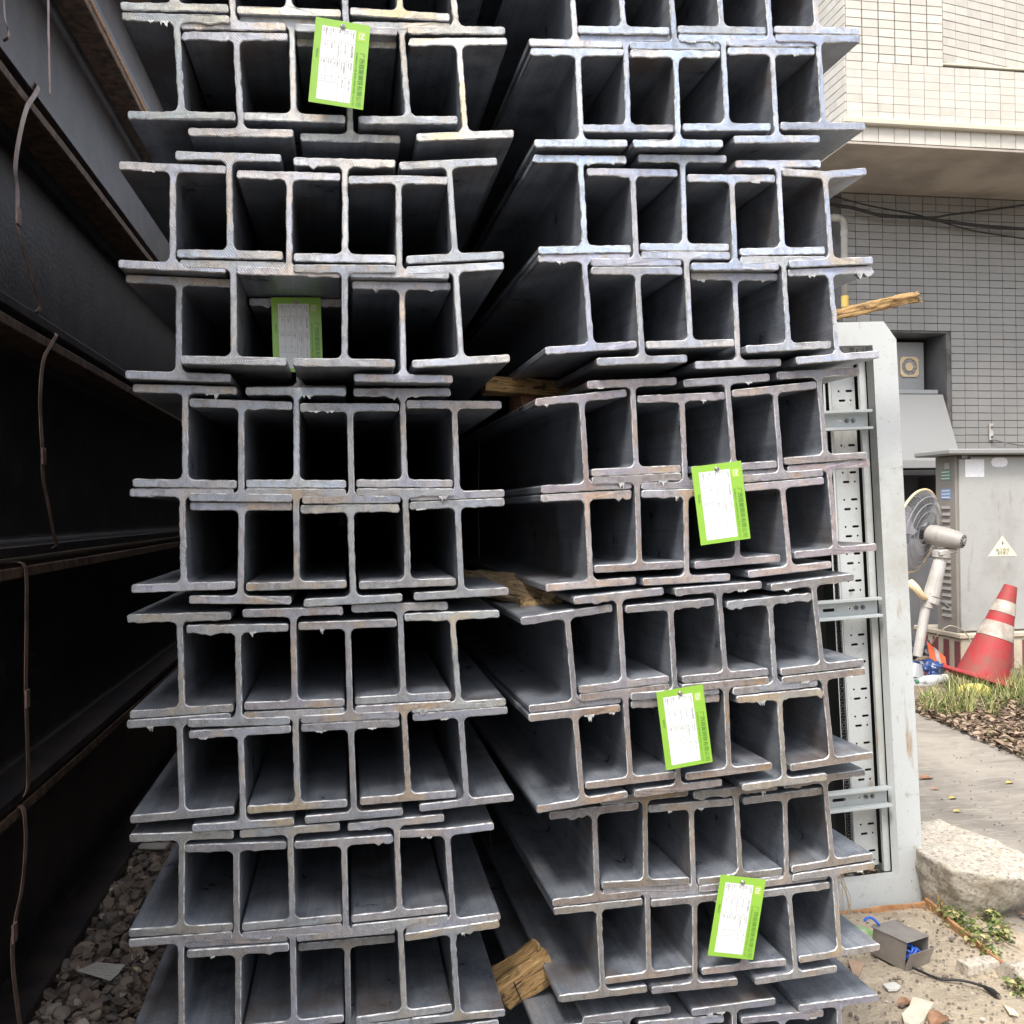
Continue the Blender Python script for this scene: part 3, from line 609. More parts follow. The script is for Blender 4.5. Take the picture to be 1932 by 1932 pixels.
# ---------------------------------------------------------------- straps and timber between the stacks
def strap_on_Y(pts, Y, w, label, th=.0016, m=None):
    P = curvy([at(u, v, Y) for (u, v) in pts], 6); c = P[0].copy(); mb = MB(); mb.ribbon([p-c for p in P], (0, 1, 0), w, th)
    o = mb.build('steel_strap', m or M['strap_dark']); o.location = c; tag(o, label, 'strap', 'steel straps round the H-beam bundles')
strap_on_Y([(1010, 762), (960, 782), (925, 793), (911, 800), (905, 815), (903, 860), (902, 950), (903, 1030), (905, 1062), (912, 1082), (930, 1096)], 2.85, .019, 'dark steel strap looped round the middle bundle of the right stack')
strap_on_Y([(896, 430), (897, 500), (899, 590), (900, 660), (904, 712)], 3.1, .019, 'straight dark strap on the upper left side of the right stack')
strap_on_Y([(893, 1180), (894, 1300), (896, 1340), (902, 1356), (915, 1362)], 3.0, .019, 'dark strap hanging in the gap at mid height of the right stack')
strap_on_Y([(925, 1560), (924, 1600), (930, 1640), (944, 1668), (930, 1680)], 2.7, .019, 'loose curled strap end low in the gap between the stacks')
def timber(name, c, d, rot, m, label, cat='timber', ragged=None, seg=(14, 5, 4), amp=.004, group=None, seed=0):
    """a sawn piece: grid box with uneven faces; ragged = end (+1/-1) along x broken into splinters"""
    nx, ny, nz = seg; bm = bmesh.new(); bmesh.ops.create_cube(bm, size=1)
    bm.free(); vs = []; idx = {}; fs = []
    def V(i, j, k):
        if (i, j, k) in idx: return idx[(i, j, k)]
        x, y, z = (i/nx-.5)*d[0], (j/ny-.5)*d[1], (k/nz-.5)*d[2]
        nn = noise.noise_vector(Vector((x*22+seed*9, y*40, z*40+seed)))
        p = Vector((x, y, z)) + nn*amp
        if j in (0, ny) and k in (0, nz): p.y *= .95; p.z *= .95
        if ragged and ((ragged > 0 and i == nx) or (ragged < 0 and i == 0)):
            p.x += ragged*(noise.noise(Vector((y*190+seed*5, z*160, seed)))*.5+.1)*d[0]*.16
            p.y *= .93
        idx[(i, j, k)] = len(vs); vs.append(p); return idx[(i, j, k)]
    for i in range(nx):
        for j in range(ny):
            fs.append((V(i, j, 0), V(i, j+1, 0), V(i+1, j+1, 0), V(i+1, j, 0))); fs.append((V(i, j, nz), V(i+1, j, nz), V(i+1, j+1, nz), V(i, j+1, nz)))
        for k in range(nz):
            fs.append((V(i, 0, k), V(i+1, 0, k), V(i+1, 0, k+1), V(i, 0, k+1))); fs.append((V(i, ny, k), V(i, ny, k+1), V(i+1, ny, k+1), V(i+1, ny, k)))
    for j in range(ny):
        for k in range(nz):
            fs.append((V(0, j, k), V(0, j, k+1), V(0, j+1, k+1), V(0, j+1, k))); fs.append((V(nx, j, k), V(nx, j+1, k), V(nx, j+1, k+1), V(nx, j, k+1)))
    o = link(name, mesh(name, vs, fs), m); o.location = c; o.rotation_euler = rot
    if label: tag(o, label, cat, group)
    return o
a_, b_ = at(951, 726, 2.10), at(1110, 738, 2.16)
timber('timber_block', (a_+b_)/2+Vector((.02, .04, .001)), ((b_-a_).length+.10, .08, .036), (0, R(3), 0), M['wood'], 'flat sawn timber block wedged under the upper bundle of the right stack', seed=1)
c_ = at(992, 756, 2.16); timber('timber_offcut', c_+Vector((.02, .05, 0)), (.075, .09, .036), (0, R(-4), R(8)), mat_wood('reddish_rotten_wood', (.30, .14, .08), (.42, .22, .12), (.06, .03, .02)), 'small reddish rotten offcut under the flat timber block', ragged=-1, seed=2, amp=.007)
c_ = at(998, 1118, 2.02); rt = timber('splintered_timber', c_+Vector((-.01, .08, .0)), (.30, .075, .050), (R(0), R(6), R(-58)), M['wood2'], 'splintered rotten timber jutting out of the gap at mid height', ragged=1, seg=(16, 6, 6), amp=.010, seed=3)
mb = MB(); rg3 = random.Random(4)
for k in range(60):
    f = rg3.random(); p = Vector((.10+.055*rg3.random(), (rg3.random()-.5)*.078, (rg3.random()-.5)*.05)); mb.bbox(p, (.012+.02*rg3.random(), .006+.008*rg3.random(), .005+.005*rg3.random()), .001, Matrix.Rotation(rg3.uniform(-.6, .6), 3, 'Y') @ Matrix.Rotation(rg3.uniform(-.7, .7), 3, 'Z'))
q = mb.build('splinters', M['woodsplit'], rt); tag(q, kind='stuff')
c_ = at(1024, 1140, 1.96); timber('broken_timber_end', c_+Vector((.0, .03, -.002)), (.085, .05, .028), (0, R(-3), R(-12)), M['woodsplit'], 'crumbled yellow timber end resting on the flange below the splintered timber', ragged=1, seed=5, amp=.006)
a_, b_ = at(946, 1860, 1.97), at(1030, 1812, 2.10)
ang = R(27); c_ = at(986, 1838, 2.02)
wt = timber('split_timber', c_, (.125, .08, .066), (R(-4), -ang, R(10)), M['wood'], 'bright yellow split timber wedged between the stacks at the bottom', seg=(18, 7, 7), amp=.006, seed=6)
mb = MB()
for x, s_ in ((-.03, 1), (.045, .8)): mb.bbox((x, -.0455, -.004), (.0022, .002, .05*s_), .0004, Matrix.Rotation(R(6), 3, 'Y'))
mb.build('crack', simple('dark_crack', (.02, .014, .01), (.03, .02, .015), 5, .9, 0, 0), wt)
mb = MB(); mb.tube(curvy([(.05, -.02, .03), (.056, -.022, .045), (.05, -.024, .062)], 4), lambda f: .005*(1-f*.6)); mb.build('splinter', M['woodsplit'], wt)
a_, b_ = at(1556, 598, 3.1), at(1720, 562, 3.1)
ang = math.atan2((b_-a_).z, (b_-a_).x)
timber('broken_plank', (a_+b_)/2, ((b_-a_).length*.99, .09, .034), (R(8), -ang, R(-3)), M['wood'], 'broken yellow plank with a frayed end sticking out past the right stack', 'plank', ragged=1, seg=(34, 7, 6), amp=.008, seed=8)

# ---------------------------------------------------------------- green tags
GL = {}
def tag_meshes():
    # tag local frame: x to the right, y up (0 at the top edge, negative downwards), metres; W=.100 H=.153
    W_, H_ = .100, .153
    def T(items, m, name):      # strings that run down the tag: rotate -90
        me = text_mesh(items); me.transform(Matrix(((0, 1, 0, 0), (-1, 0, 0, 0), (0, 0, 1, .0004), (0, 0, 0, 1)))); me.name = name; return me
    P = lambda a, b: (b*H_, a*W_-.0)          # along the text (down) / across; text frame x = down, y = right
    main = T([('广西翅冀钢铁有限公司', *P(.895, .335), .0108, 'LEFT')], None, 'company')
    # stretch the company name over its photographed length
    xs = [v.co.y for v in main.vertices]; L_ = max(xs)-min(xs); y0 = -.335*H_
    for v in main.vertices: v.co.y = y0 + (v.co.y-y0)*(.635*H_/L_)
    en = T([('GUANGXI CHIJI IRON AND STEEL CO.,LTD', *P(.80, .335), .0050, 'LEFT')], None, 'company_en')
    xs = [v.co.y for v in en.vertices]; L_ = max(xs)-min(xs)
    for v in en.vertices: v.co.y = y0 + (v.co.y-y0)*(.635*H_/L_)
    side = T([('销售电话', *P(.075, .36), .0042, 'LEFT')], None, 'side')
    rows = [(.688, '产品名称', 'Product', '热轧H型钢', '执行标准', 'Standard', 'GB/T 11263'), (.564, '批号', 'Lot No.', '2A-2110417', '生产日期/班次', 'Manufacturing', '2021-10-4'),
            (.44, '规格', 'Size', 'H175*175*7.5*11', '长度(m)', 'Length', '12'), (.316, '牌号', 'Steel Grade', 'Q235B', '件号', 'Bundle', '1'), (.192, '重量(KG)', 'Weight', '1473', '支数', 'Pieces', '12')]
    it = []
    for a, c1, e1, v1, c2, e2, v2 in rows:
        it += [(c1, *P(a+.02, .10), .0034, 'LEFT'), (e1, *P(a-.022, .10), .0028, 'LEFT'), (v1, *P(a+.015, .27), .0046 if a > .68 else .0036, 'LEFT'), (c2, *P(a+.02, .475), .0034, 'LEFT'), (e2, *P(a-.022, .475), .0028, 'LEFT'), (v2, *P(a+.01, .685), .0036, 'LEFT')]
    tab = T(it, None, 'table_text')
    GL.update(main=main, en=en, side=side, tab=tab)
    mb = MB()
    def line(a0, b0, a1, b1, wd=.00035):
        x0, x1 = sorted((a0*W_, a1*W_)); y1, y0_ = sorted((-b0*H_, -b1*H_)); x0 -= wd/2; x1 += wd/2; y1 -= wd/2; y0_ += wd/2
        mb.add([(x0, y1, .0003), (x1, y1, .0003), (x1, y0_, .0003), (x0, y0_, .0003)], [(0, 1, 2, 3)])
    for b in (.255, .46, .665): line(.13, b, .75, b)
    line(.13, .735, .502, .735)
    for a in (.254, .378): line(a, .085, a, .735)
    line(.502, .085, .502, .95); line(.626, .085, .626, .95)
    GL['grid'] = mesh('grid', mb.v, mb.f)
    lo = MB(); x, y = .86*W_, -.145*H_      # the mark: a C closed by a J, turned with the text
    def bar(x0, y0, x1, y1): lo.add([(x+x0, y+y0, .0005), (x+x1, y+y0, .0005), (x+x1, y+y1, .0005), (x+x0, y+y1, .0005)], [(0, 1, 2, 3)])
    bar(-.0048, -.0050, -.0034, .0055); bar(-.0048, .0040, .0044, .0055); bar(.0030, .0005, .0044, .0040); bar(-.0010, .0005, .0030, .0019); bar(-.0034, -.0050, .0044, -.0037); bar(.0002, -.0037, .0014, .0005)
    GL['logo'] = mesh('logo', lo.v, lo.f)
    GL['logobg'] = mesh('logo_bg', [(x-.0078, y-.0088, .0003), (x+.0078, y-.0088, .0003), (x+.0078, y+.0088, .0003), (x-.0078, y+.0088, .0003)], [(0, 1, 2, 3)])
    GL['label'] = mesh('label', [(.13*W_, -.95*H_, .00016), (.75*W_, -.95*H_, .00016), (.75*W_, -.085*H_, .00016), (.13*W_, -.085*H_, .00016)], [(0, 1, 2, 3)])
    q = MB(); n = 8
    for k in range(n+1):
        y = -H_*k/n
        q.v += [(0, y, 0), (W_, y, 0), (W_, y, -.0009), (0, y, -.0009)]
    for k in range(n): q.f += [(k*4+a, k*4+(a+1) % 4, k*4+4+(a+1) % 4, k*4+4+a) for a in range(4)]
    q.f += [(0, 3, 2, 1), (n*4, n*4+1, n*4+2, n*4+3)]; q.mi = [0]*len(q.f)
    GL['plate'] = mesh('plate', q.v, q.f)
    q = MB(); q.cyl((.5*W_, -.065*H_, -.004), (.5*W_, -.065*H_, .0016), .0048, n=18); q.cyl((.5*W_, -.065*H_, .0016), (.5*W_, -.065*H_, .0030), .0044, .0030, n=18); q.cyl((.5*W_, -.065*H_, .003), (.5*W_, -.065*H_, .0042), .0018, .0012, n=10)
    GL['rivet'] = mesh('rivet', q.v, q.f)
    for k, m in (('main', 'inkgreen'), ('en', 'inkgreen'), ('side', 'inkgreen'), ('tab', 'inktab'), ('grid', 'inkgrey'), ('logo', 'tagwhite'), ('logobg', 'limelight'), ('label', 'tagwhite'), ('plate', 'green'), ('rivet', 'rivet')): GL[k].materials.append(M[m])
tag_meshes()
def green_tag(TLp, TRp, BLp, Y, lab, tilt=0.0):
    a, b, c = at(*TLp, Y), at(*TRp, Y), at(*BLp, Y)
    X_ = (b-a); sx = X_.length/.100; X_.normalize(); D = (c-a); D -= X_*D.dot(X_)*0; sy = D.length/.153
    Yv = -(D - X_*D.dot(X_)).normalized(); Z_ = X_.cross(Yv)
    root = empty('hanging_tag', a, lab, 'tag', 'green tags riveted to beam ends')
    root.matrix_world = Matrix(((X_.x, Yv.x, Z_.x, a.x), (X_.y, Yv.y, Z_.y, a.y), (X_.z, Yv.z, Z_.z, a.z), (0, 0, 0, 1))) @ Matrix.Rotation(tilt, 4, 'X') @ Matrix.Diagonal((sx, sy, 1, 1))
    pl = link('plastic_plate', GL['plate'], None, root); lb = link('printed_label', GL['label'], None, root)
    link('table_lines', GL['grid'], None, lb); link('table_lettering', GL['tab'], None, lb)
    link('company_lettering', GL['main'], None, pl); link('english_lettering', GL['en'], None, pl); link('edge_lettering', GL['side'], None, pl)
    bgl = link('logo_square', GL['logobg'], None, pl); link('logo', GL['logo'], None, pl); link('rivet', GL['rivet'], None, root)
green_tag((596, 31.5), (699, 49), (577, 190.5), 1.757, 'lime green tag with white label at the top of the left stack')
green_tag((511.5, 561), (605, 561.5), (523, 702), 1.935, 'shaded green tag hanging deep inside a cell of the left stack')
green_tag((1304, 881), (1398, 869), (1323, 1029), 1.800, 'green tag between the pinkish brown beams of the right stack, highest on that stack')
green_tag((1238, 1306), (1326, 1291), (1254, 1454), 1.791, 'green tag in front of rust-yellow beam ends, second lowest on the right stack')
green_tag((1360, 1650), (1445, 1660), (1345, 1803), 1.832, 'lowest green tag, leaning slightly clockwise near the foot of the right stack')

# ---------------------------------------------------------------- open equipment cabinet frame
YC = 3.34
pb, ptp = at(1745, 1705, YC), at(1691, 640, YC)
lean = math.atan2(ptp.x-pb.x, ptp.z-pb.z); CH = (ptp.z-pb.z)/math.cos(lean)
cab = empty('equipment_cabinet', pb, 'dirty white open steel cabinet frame standing between the right stack and the stone', 'cabinet')
cab.rotation_euler = (0, lean, 0)
CT = CH+.068; CW = .80
outer = [(-CW, 0), (0, 0), (0, CH), (-.048, CT), (-CW, CT)]
hole = [(-CW+.10, .115), (-.098, .115), (-.098, CT-.088), (-CW+.10, CT-.088)]
fm = holed('front_frame', outer, [hole], .05); link('front_frame', fm, M['cab'], cab)
mb = MB(); D = .62
mb.box((-.012, .05+D/2-.02, CT/2-.03), (.018, D-.06, CT-.10)); mb.build('side_panel', M['cab'], cab)
mb = MB(); mb.box((-CW+.012, .05+D/2-.02, CT/2-.03), (.018, D-.06, CT-.10)); mb.build('side_panel', M['cab'], cab)
for sx_ in (-.0235, -CW+.0235): mb = MB(); mb.box((sx_, .05+D/2-.02, CT/2-.03), (.004, D-.065, CT-.11)); mb.build('added_dark_sheet', M['cabdark'], cab)  # dark sheets added over the white panels so the interior reads black
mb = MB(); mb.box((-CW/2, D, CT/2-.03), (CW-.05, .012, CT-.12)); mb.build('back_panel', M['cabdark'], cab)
mb = MB(); mb.box((-CW/2, .05+D/2-.01, CT-.035), (CW-.05, D-.08, .012)); mb.build('top_panel', M['cab'], cab)
mb = MB(); mb.box((-CW/2, .05+D/2-.01, .06), (CW-.05, D-.08, .012)); mb.build('base_panel', M['cab'], cab)
# inner post, recessed perforated panel and punched rail, seen through the opening
mb = MB(); mb.box((-.1045, .066, CT/2+.013), (.013, .012, CT-.205)); mb.build('bevel_strip', M['zinc'], cab)
mb = MB(); mb.box((-.118, .060, CT/2+.013), (.020, .014, CT-.21)); mb.build('inner_post', M['cab'], cab)
px0, px1 = -.222, -.126; hs = []; z = .15
k = 0
while z < CT-.14:
    if k % 2 == 0: hs += [slot(px0+.042, z, .028, .009), disc(px1-.018, z, .0042)]
    else: hs += [disc(px0+.030, z, .0042), slot(px0+.072, z, .028, .009)]
    z += .036 if k % 2 == 0 else .068; k += 1
pm = holed('perforated_panel', rect((px0+px1)/2, CT/2+.01, px1-px0, CT-.24), hs, .002); q = link('perforated_panel', pm, M['cab'], cab); q.location = (0, .095, 0)
mb = MB(); mb.box((-.196, .135, CT/2+.01), (.016, .03, CT-.24)); mb.build('channel', M['zinc'], cab)
hs = []; z = .14
while z < CT-.14: hs.append(rect(-.251, z, .0135, .0135)); z += .0208 if len(hs) % 3 else .0235
q = link('punched_rail', holed('punched_rail', rect(-.250, CT/2+.01, .031, CT-.24), hs, .002), M['cab'], cab); q.location = (0, .075, 0)
for (va, vb) in ((770, 808), (1123, 1161), (1481, 1519)):
    za = (at(1640, va, YC+.03)-pb).z; zb_ = (at(1640, vb, YC+.03)-pb).z; hh = za-zb_; zc = (za+zb_)/2
    hs = [slot(-.21-.095*q_, zc-.002, .055 if q_ else .02, .012) for q_ in (1, 2, 3, 4)] + [slot(-.222, zc, .018, .008)]
    r0 = link('cross_rail', holed('cross_rail', rect(-.41, zc, .60, hh-.014), hs, .002), M['zinc'], cab); r0.location = (0, .040, 0)
    mb = MB(); mb.bbox((-.41, .018, zc+hh/2-.006), (.60, .034, .010), .001); mb.build('upper_lip', M['zinc'], r0); 
    mb = MB(); mb.bbox((-.41, .018, zc-hh/2+.006), (.60, .034, .010), .001); mb.build('lower_lip', M['zinc'], r0)
    for ch in r0.children: ch.location = (0, -.040, 0)
    for bx_ in (-.170, -.196):
        mb = MB(); mb.cyl((bx_, -.001, zc), (bx_, -.007, zc), .0085, n=6); mb.cyl((bx_, -.007, zc), (bx_, -.013, zc), .0045, n=8); mb.build('bolt', M['bolt'], r0)
for fx in (-.10, -.68):
    mb = MB(); mb.cyl((fx, .06, -.052), (fx, .06, .002), .016, .026, 12); mb.build('foot', M['zinc'], cab)

# ---------------------------------------------------------------- tiled building
bld = empty('tiled_building', (4.81, 8.65, 0), 'cream and grey tiled building with an overhanging upper storey', 'building')
def bpart(mb, name, m, parent=None):
    o = mb.build(name, m, parent or bld)
    if parent is None: o.location = (-4.81, -8.65, 0)
    return o
SZ, YU, YL, XU, XL = 5.03, 8.65, 10.0, 4.81, 5.48
ZL, XB = 5.83, 5.84
can = math.tan(R(12))
mb = MB(); TOP = 9.0; XR = 11.0
mb.box(((XU+XR)/2+.01, (YU+13)/2+.01, (SZ+ZL)/2+.006), (XR-XU-.02, 13-YU-.02, ZL-SZ-.016))
mb.add([(XU+.01, YU+.01, ZL-.004), (XB, YU+.01, ZL-.004), (XR, YU+.01+(XR-XB)*can, ZL-.004), (XR, 13, ZL-.004), (XU+.01, 13, ZL-.004), (XU+.01, YU+.01, TOP), (XB, YU+.01, TOP), (XR, YU+.01+(XR-XB)*can, TOP), (XR, 13, TOP), (XU+.01, 13, TOP)],
       [(4, 3, 2, 1, 0), (5, 6, 7, 8, 9), (0, 1, 6, 5), (1, 2, 7, 6), (2, 3, 8, 7), (3, 4, 9, 8), (4, 0, 5, 9)])
upper = bpart(mb, 'upper_wall', M['grout'])
mb = MB(); mb.box(((XU+XR)/2, (YU+13)/2, SZ-.008), (XR-XU+.006, 13-YU+.006, .022)); bpart(mb, 'soffit', M['soffit'])
AX0, AX1, AZ1 = 5.56, 6.75, 3.46
mb = MB()
mb.box(((AX1+XR)/2, 10.16, SZ/2-.01), (XR-AX1, .3, SZ-.02)); mb.box(((AX0+AX1)/2, 10.16, (AZ1+SZ-.02)/2), (AX1-AX0, .3, SZ-.02-AZ1)); mb.box(((XL+AX0)/2, 10.16, SZ/2-.01), (AX0-XL, .3, SZ-.02))
mb.box((XL+.15, 11.7, SZ/2-.01), (.3, 2.8, SZ-.02))
lower = bpart(mb, 'lower_wall', simple('grey_grout', (.15, .145, .14), (.07, .068, .065), 6, .9, 0, .3))
mb = MB(); mb.bbox(((XU+XR)/2-.03, YU-.03, 5.218), (XR-XU+.06, .07, .065), .012); mb.bbox((XU-.03, YU+2.1, 5.218), (.07, 4.2, .065), .012); bpart(mb, 'ledge', M['ledge'])
mb = MB(); mb.bbox(((XB+XR)/2, YU+.05, ZL+.012), (XR-XB, .12, .024), .006); bpart(mb, 'parapet_cap', M['ledge'])
# tiles: the 300 that show largest are parts, the rest joined
tm_ = {}
def tile_mesh(key, m):
    if key not in tm_:
        q = MB(); q.bbox((0, 0, 0), (.1595, .012, .0785), .002); tm_[key] = mesh('tile', q.v, q.f); tm_[key].materials.append(m)
    return tm_[key]
PW, PH = .165, .084
cand = []
def add_tiles(x0, x1, z0, z1, y, kind, seen, skip=None, rot=0.0, ox=0, oy=0):
    nx = int((x1-x0)/PW+.5); nz = int((z1-z0)/PH+.5); sx_ = (x1-x0)/nx; sz_ = (z1-z0)/nz
    for i in range(nx):
        for j in range(nz):
            x = x0+sx_*(i+.5); z = z0+sz_*(j+.5)
            if skip and skip(x, z): continue
            if rot == 0: p = Vector((x, y, z))
            else: p = Vector((ox+(x-x0)*math.cos(rot), oy+(x-x0)*math.sin(rot), z))
            # in view?
            d = p-Vector((0, 0, CAMZ)); f = d.dot(_f); uu = 966+FOC*d.dot(_r)/f; vv = 966-FOC*d.dot(_u)/f
            vis = seen and 1560 < uu < 1945 and -12 < vv < 1945
            sag = random.uniform(-.0014, .0014)
            cand.append((0 if vis else 1, f*(1 if kind == 'c' else 1.35), p+Vector((0, 0, sag)), kind, rot))
add_tiles(XU, XU+PW*37, SZ+.014, 5.183, YU, 'c', True)
add_tiles(XU, XU+PW*37, 5.253, ZL-.02, YU, 'c', True)
add_tiles(XU, XB+.005, ZL-.02, ZL-.02+PH*24, YU, 'c', True)
add_tiles(0, PW*30, ZL+.03, ZL+.03+PH*23, 0, 'c', True, None, R(12), XB+.007, YU+.004)
add_tiles(0, PW*22, SZ+.014, 5.183, 0, 'c', True, None, R(90), XU, YU+.007); add_tiles(0, PW*22, 5.253, 5.253+PH*30, 0, 'c', True, None, R(90), XU, YU+.007)
def sk(x, z): return AX0-.06 < x < AX1+.06 and z < AZ1+.03
add_tiles(XL, XL+PW*26, 1.2, SZ-.03, YL, 'g', True, sk)
cand.sort(key=lambda c: (c[0], c[1]))
stuff = {'c': MB(), 'g': MB()}
for n, (v0, f, p, kd, rot) in enumerate(cand):
    loc = p-Vector((4.81, 8.65, 0)); jit = (random.uniform(-.004, .004), 0, rot+random.uniform(-.006, .006))
    if n < 296:
        par = upper if kd == 'c' else lower
        o = link('tile', tile_mesh(kd, M['tile' if kd == 'c' else 'tilegrey']), None, par); o.location = p; o.rotation_euler = jit
    else:
        rm = Matrix.Rotation(rot, 3, 'Z') @ Matrix.Rotation(random.uniform(-.01, .01), 3, 'X'); stuff[kd].bbox(p, (.1595, .012, .0785), .002, rm)
for kd, nm, par, m in (('c', 'upper_tiles', upper, 'tiles'), ('g', 'lower_tiles', lower, 'tilesgrey')):
    o = stuff[kd].build('tiling', M[m], par); tag(o, kind='stuff')
# alcove: grey lining, panel with the extractor fan, hood
mb = MB(); mb.box(((AX0+AX1)/2, 10.62, AZ1/2), (AX1-AX0, .04, AZ1)); mb.box((AX1+.01, 10.33, AZ1/2), (.03, .60, AZ1)); mb.box(((AX0+AX1)/2, 10.33, AZ1+.012), (AX1-AX0, .60, .03)); bpart(mb, 'alcove_lining', M['wallgrey'])
mb = MB(); mb.bbox(((AX0+AX1)/2-.03, 10.34, 3.10), (AX1-AX0-.10, .04, .62), .006); mb.bbox(((AX0+AX1)/2-.03, 10.22, 2.80), (AX1-AX0-.06, .28, .05), .008); pn = bpart(mb, 'vent_panel', M['metalgrey'])
c_ = at(1716, 692, 10.30); c_ = c_-Vector((4.81, 8.65, 0))
fanp = empty('extractor_fan', (0, 0, 0)); fanp.parent = bld; fanp.location = c_
hs = [[(x, z) for x, z in disc(0, 0, .098, 28)]]; q = .116
fr = holed('fan_frame', [(-q+.03, -q), (q-.03, -q), (q, -q+.03), (q, q-.03), (q-.03, q), (-q+.03, q), (-q, q-.03), (-q, -q+.03)], hs, .02); link('fan_frame', fr, M['cream'], fanp)
mb = MB(); mb.cyl((0, .03, 0), (0, .004, 0), .048, n=24); link('fan_hub', mesh('fan_hub', mb.v, mb.f), M['cream'], fanp)
bl_ = MB()
for k in range(1): bl_.add([(.046, .012, -.012), (.094, .008, -.022), (.096, .022, .018), (.046, .020, .012), (.046, .014, -.012), (.094, .010, -.022), (.096, .024, .018), (.046, .022, .012)], [(0, 1, 2, 3), (7, 6, 5, 4), (0, 4, 5, 1), (2, 6, 7, 3), (1, 5, 6, 2), (3, 7, 4, 0)])
bme = mesh('fan_blade', bl_.v, bl_.f); bme.materials.append(M['metalgrey'])
for k in range(9): o = link('fan_blade', bme, None, fanp); o.rotation_euler = (0, k*2*math.pi/9, 0)
mb = MB(); mb.cyl((0, .045, 0), (0, .032, 0), .10, n=24); mb.build('fan_back', M['black'], fanp)
mb = MB(); x0_, x1_ = 5.60, 6.69
mb.add([(x0_, 10.3, 2.76), (x1_, 10.3, 2.76), (x1_, 10.0, 2.76), (x0_, 10.0, 2.76), (x0_, 10.3, 2.0), (6.70, 10.3, 2.0), (6.70, 9.70, 2.0), (x0_, 9.70, 2.0)], [(0, 3, 2, 1), (4, 5, 6, 7), (3, 7, 6, 2), (2, 6, 5, 1), (0, 1, 5, 4), (0, 4, 7, 3)])
mb.bbox(((x0_+6.70)/2, 9.99, 1.955), (6.70-x0_, .60, .085), .006); hd = bpart(mb, 'hood', M['metallight'])
mb = MB(); mb.bbox((6.05, 9.85, 1.86), (.9, .35, .06), .01); mb.bbox((6.2, 9.9, 1.83), (.24, .1, .03), .01); bpart(mb, 'hood_filter', M['black'])
mb = MB(); mb.box((6.1, 10.2, .45), (1.15, .7, .9)); bpart(mb, 'alcove_step', M['wallgrey'])
# bracket with two bolts above the cabinet
c_ = at(1870, 815, 9.975); br = empty('wall_bracket', c_, 'small pale wall bracket with two bolts on the grey tiles', 'bracket')
mb = MB(); mb.bbox((0, 0, 0), (.05, .02, .19), .012); mb.build('plate', M['pipe'], br)
for z in (.055, -.055): mb = MB(); mb.cyl((0, -.01, z), (0, -.03, z), .013, n=6); mb.build('bolt', M['bolt'], br)
mb = MB(); mb.tube(curvy([(0, -.005, -.09), (.05, -.02, -.10), (.2, -.02, -.13), (.42, 0, -.16)], 6), .006); o = mb.build('wire', M['bolt'], br)
# cables across the wall
def cable(pts, Y, r, label, m=M['black']):
    P = curvy([at(u, v, Y) for u, v in pts], 8); c = P[0].copy(); mb = MB(); mb.tube([p-c for p in P], r); o = mb.build('cable', m, smooth=True); o.location = c; tag(o, label, 'cable')
cable([(1540, 372), (1566, 385), (1607, 392), (1662, 406), (1738, 411), (1771, 416), (1850, 426), (1945, 433)], 9.86, .019, 'thick black cable sagging across the grey tiled wall')
cable([(1700, 409), (1760, 410), (1793, 405), (1860, 397), (1945, 385)], 9.84, .012, 'thinner black cable rising to the right across the grey tiled wall')
cable([(1540, 360), (1580, 372), (1640, 388), (1720, 403), (1760, 414), (1840, 436), (1945, 452)], 9.88, .009, 'thin black wire drooping below the thick cable on the wall')
# water pipe
Yp = 9.78; P = [at(1545, 411, Yp), at(1575, 411, Yp), at(1586, 413, Yp), at(1592, 422, Yp), at(1593, 440, Yp), at(1594, 562, Yp)]
pp = empty('downpipe', P[-1], 'white plastic downpipe with an elbow and a yellow end', 'pipe')
mb = MB(); mb.tube([p-P[-1] for p in curvy(P[:5], 6)]+[Vector((0, 0, 0))], .036, 14); mb.build('pipe', M['pipe'], pp, True)
mb = MB(); mb.cyl((0, 0, .02), (0, 0, -.10), .040, n=14); mb.cyl((0, 0, -.10), (0, 0, -.14), .034, .028, n=14); mb.build('end_cap', simple('yellow_tape', (.75, .50, .06), (.60, .45, .15), 20, .5, 0, .1), pp)
mb = MB(); mb.cyl(P[1]-P[-1]-Vector((.02, 0, 0)), P[1]-P[-1]+Vector((.03, 0, 0)), .041, n=14); mb.cyl(P[4]-P[-1]+Vector((0, 0, .03)), P[4]-P[-1]-Vector((0, 0, .03)), .041, n=14); mb.build('coupling', M['pipe'], pp)

# ---------------------------------------------------------------- electrical cabinet on a striped plinth
pc = gr(1815, 1268); YB = pc.y
pl = empty('striped_plinth', pc, 'low cream plinth with maroon stripes under the electrical cabinet', 'plinth')
PHt = .30
mb = MB(); mb.bbox((.9, .35, PHt/2), (1.8, .70, PHt), .01); mb.build('block', M['plinth'], pl)
mb = MB(); mb.bbox((.9, .35, PHt+.02), (1.84, .74, .045), .008); mb.build('cap', M['plinth'], pl)
for k in range(4): mb = MB(); mb.box((-.002, .055+.165*k, PHt/2-.005), (.012, .078, PHt-.05)); mb.build('stripe', M['maroon'], pl)
for k in range(10): mb = MB(); mb.box((.15+.165*k, -.002, PHt/2-.005), (.075, .012, PHt-.05)); mb.build('stripe', M['maroon'], pl)
eb0 = Vector((pc.x+.01, YB+.07, PHt+.045)); EH = 1.5+(953-859)/FOC*8.72-eb0.z; EW, ED = 1.3, .30
ec = empty('electrical_cabinet', eb0, 'weathered grey electrical cabinet with a yellow warning triangle', 'cabinet')
mb = MB(); mb.bbox((EW/2, ED/2, EH/2), (EW, ED, EH), .006); mb.build('housing', M['box_side'], ec)
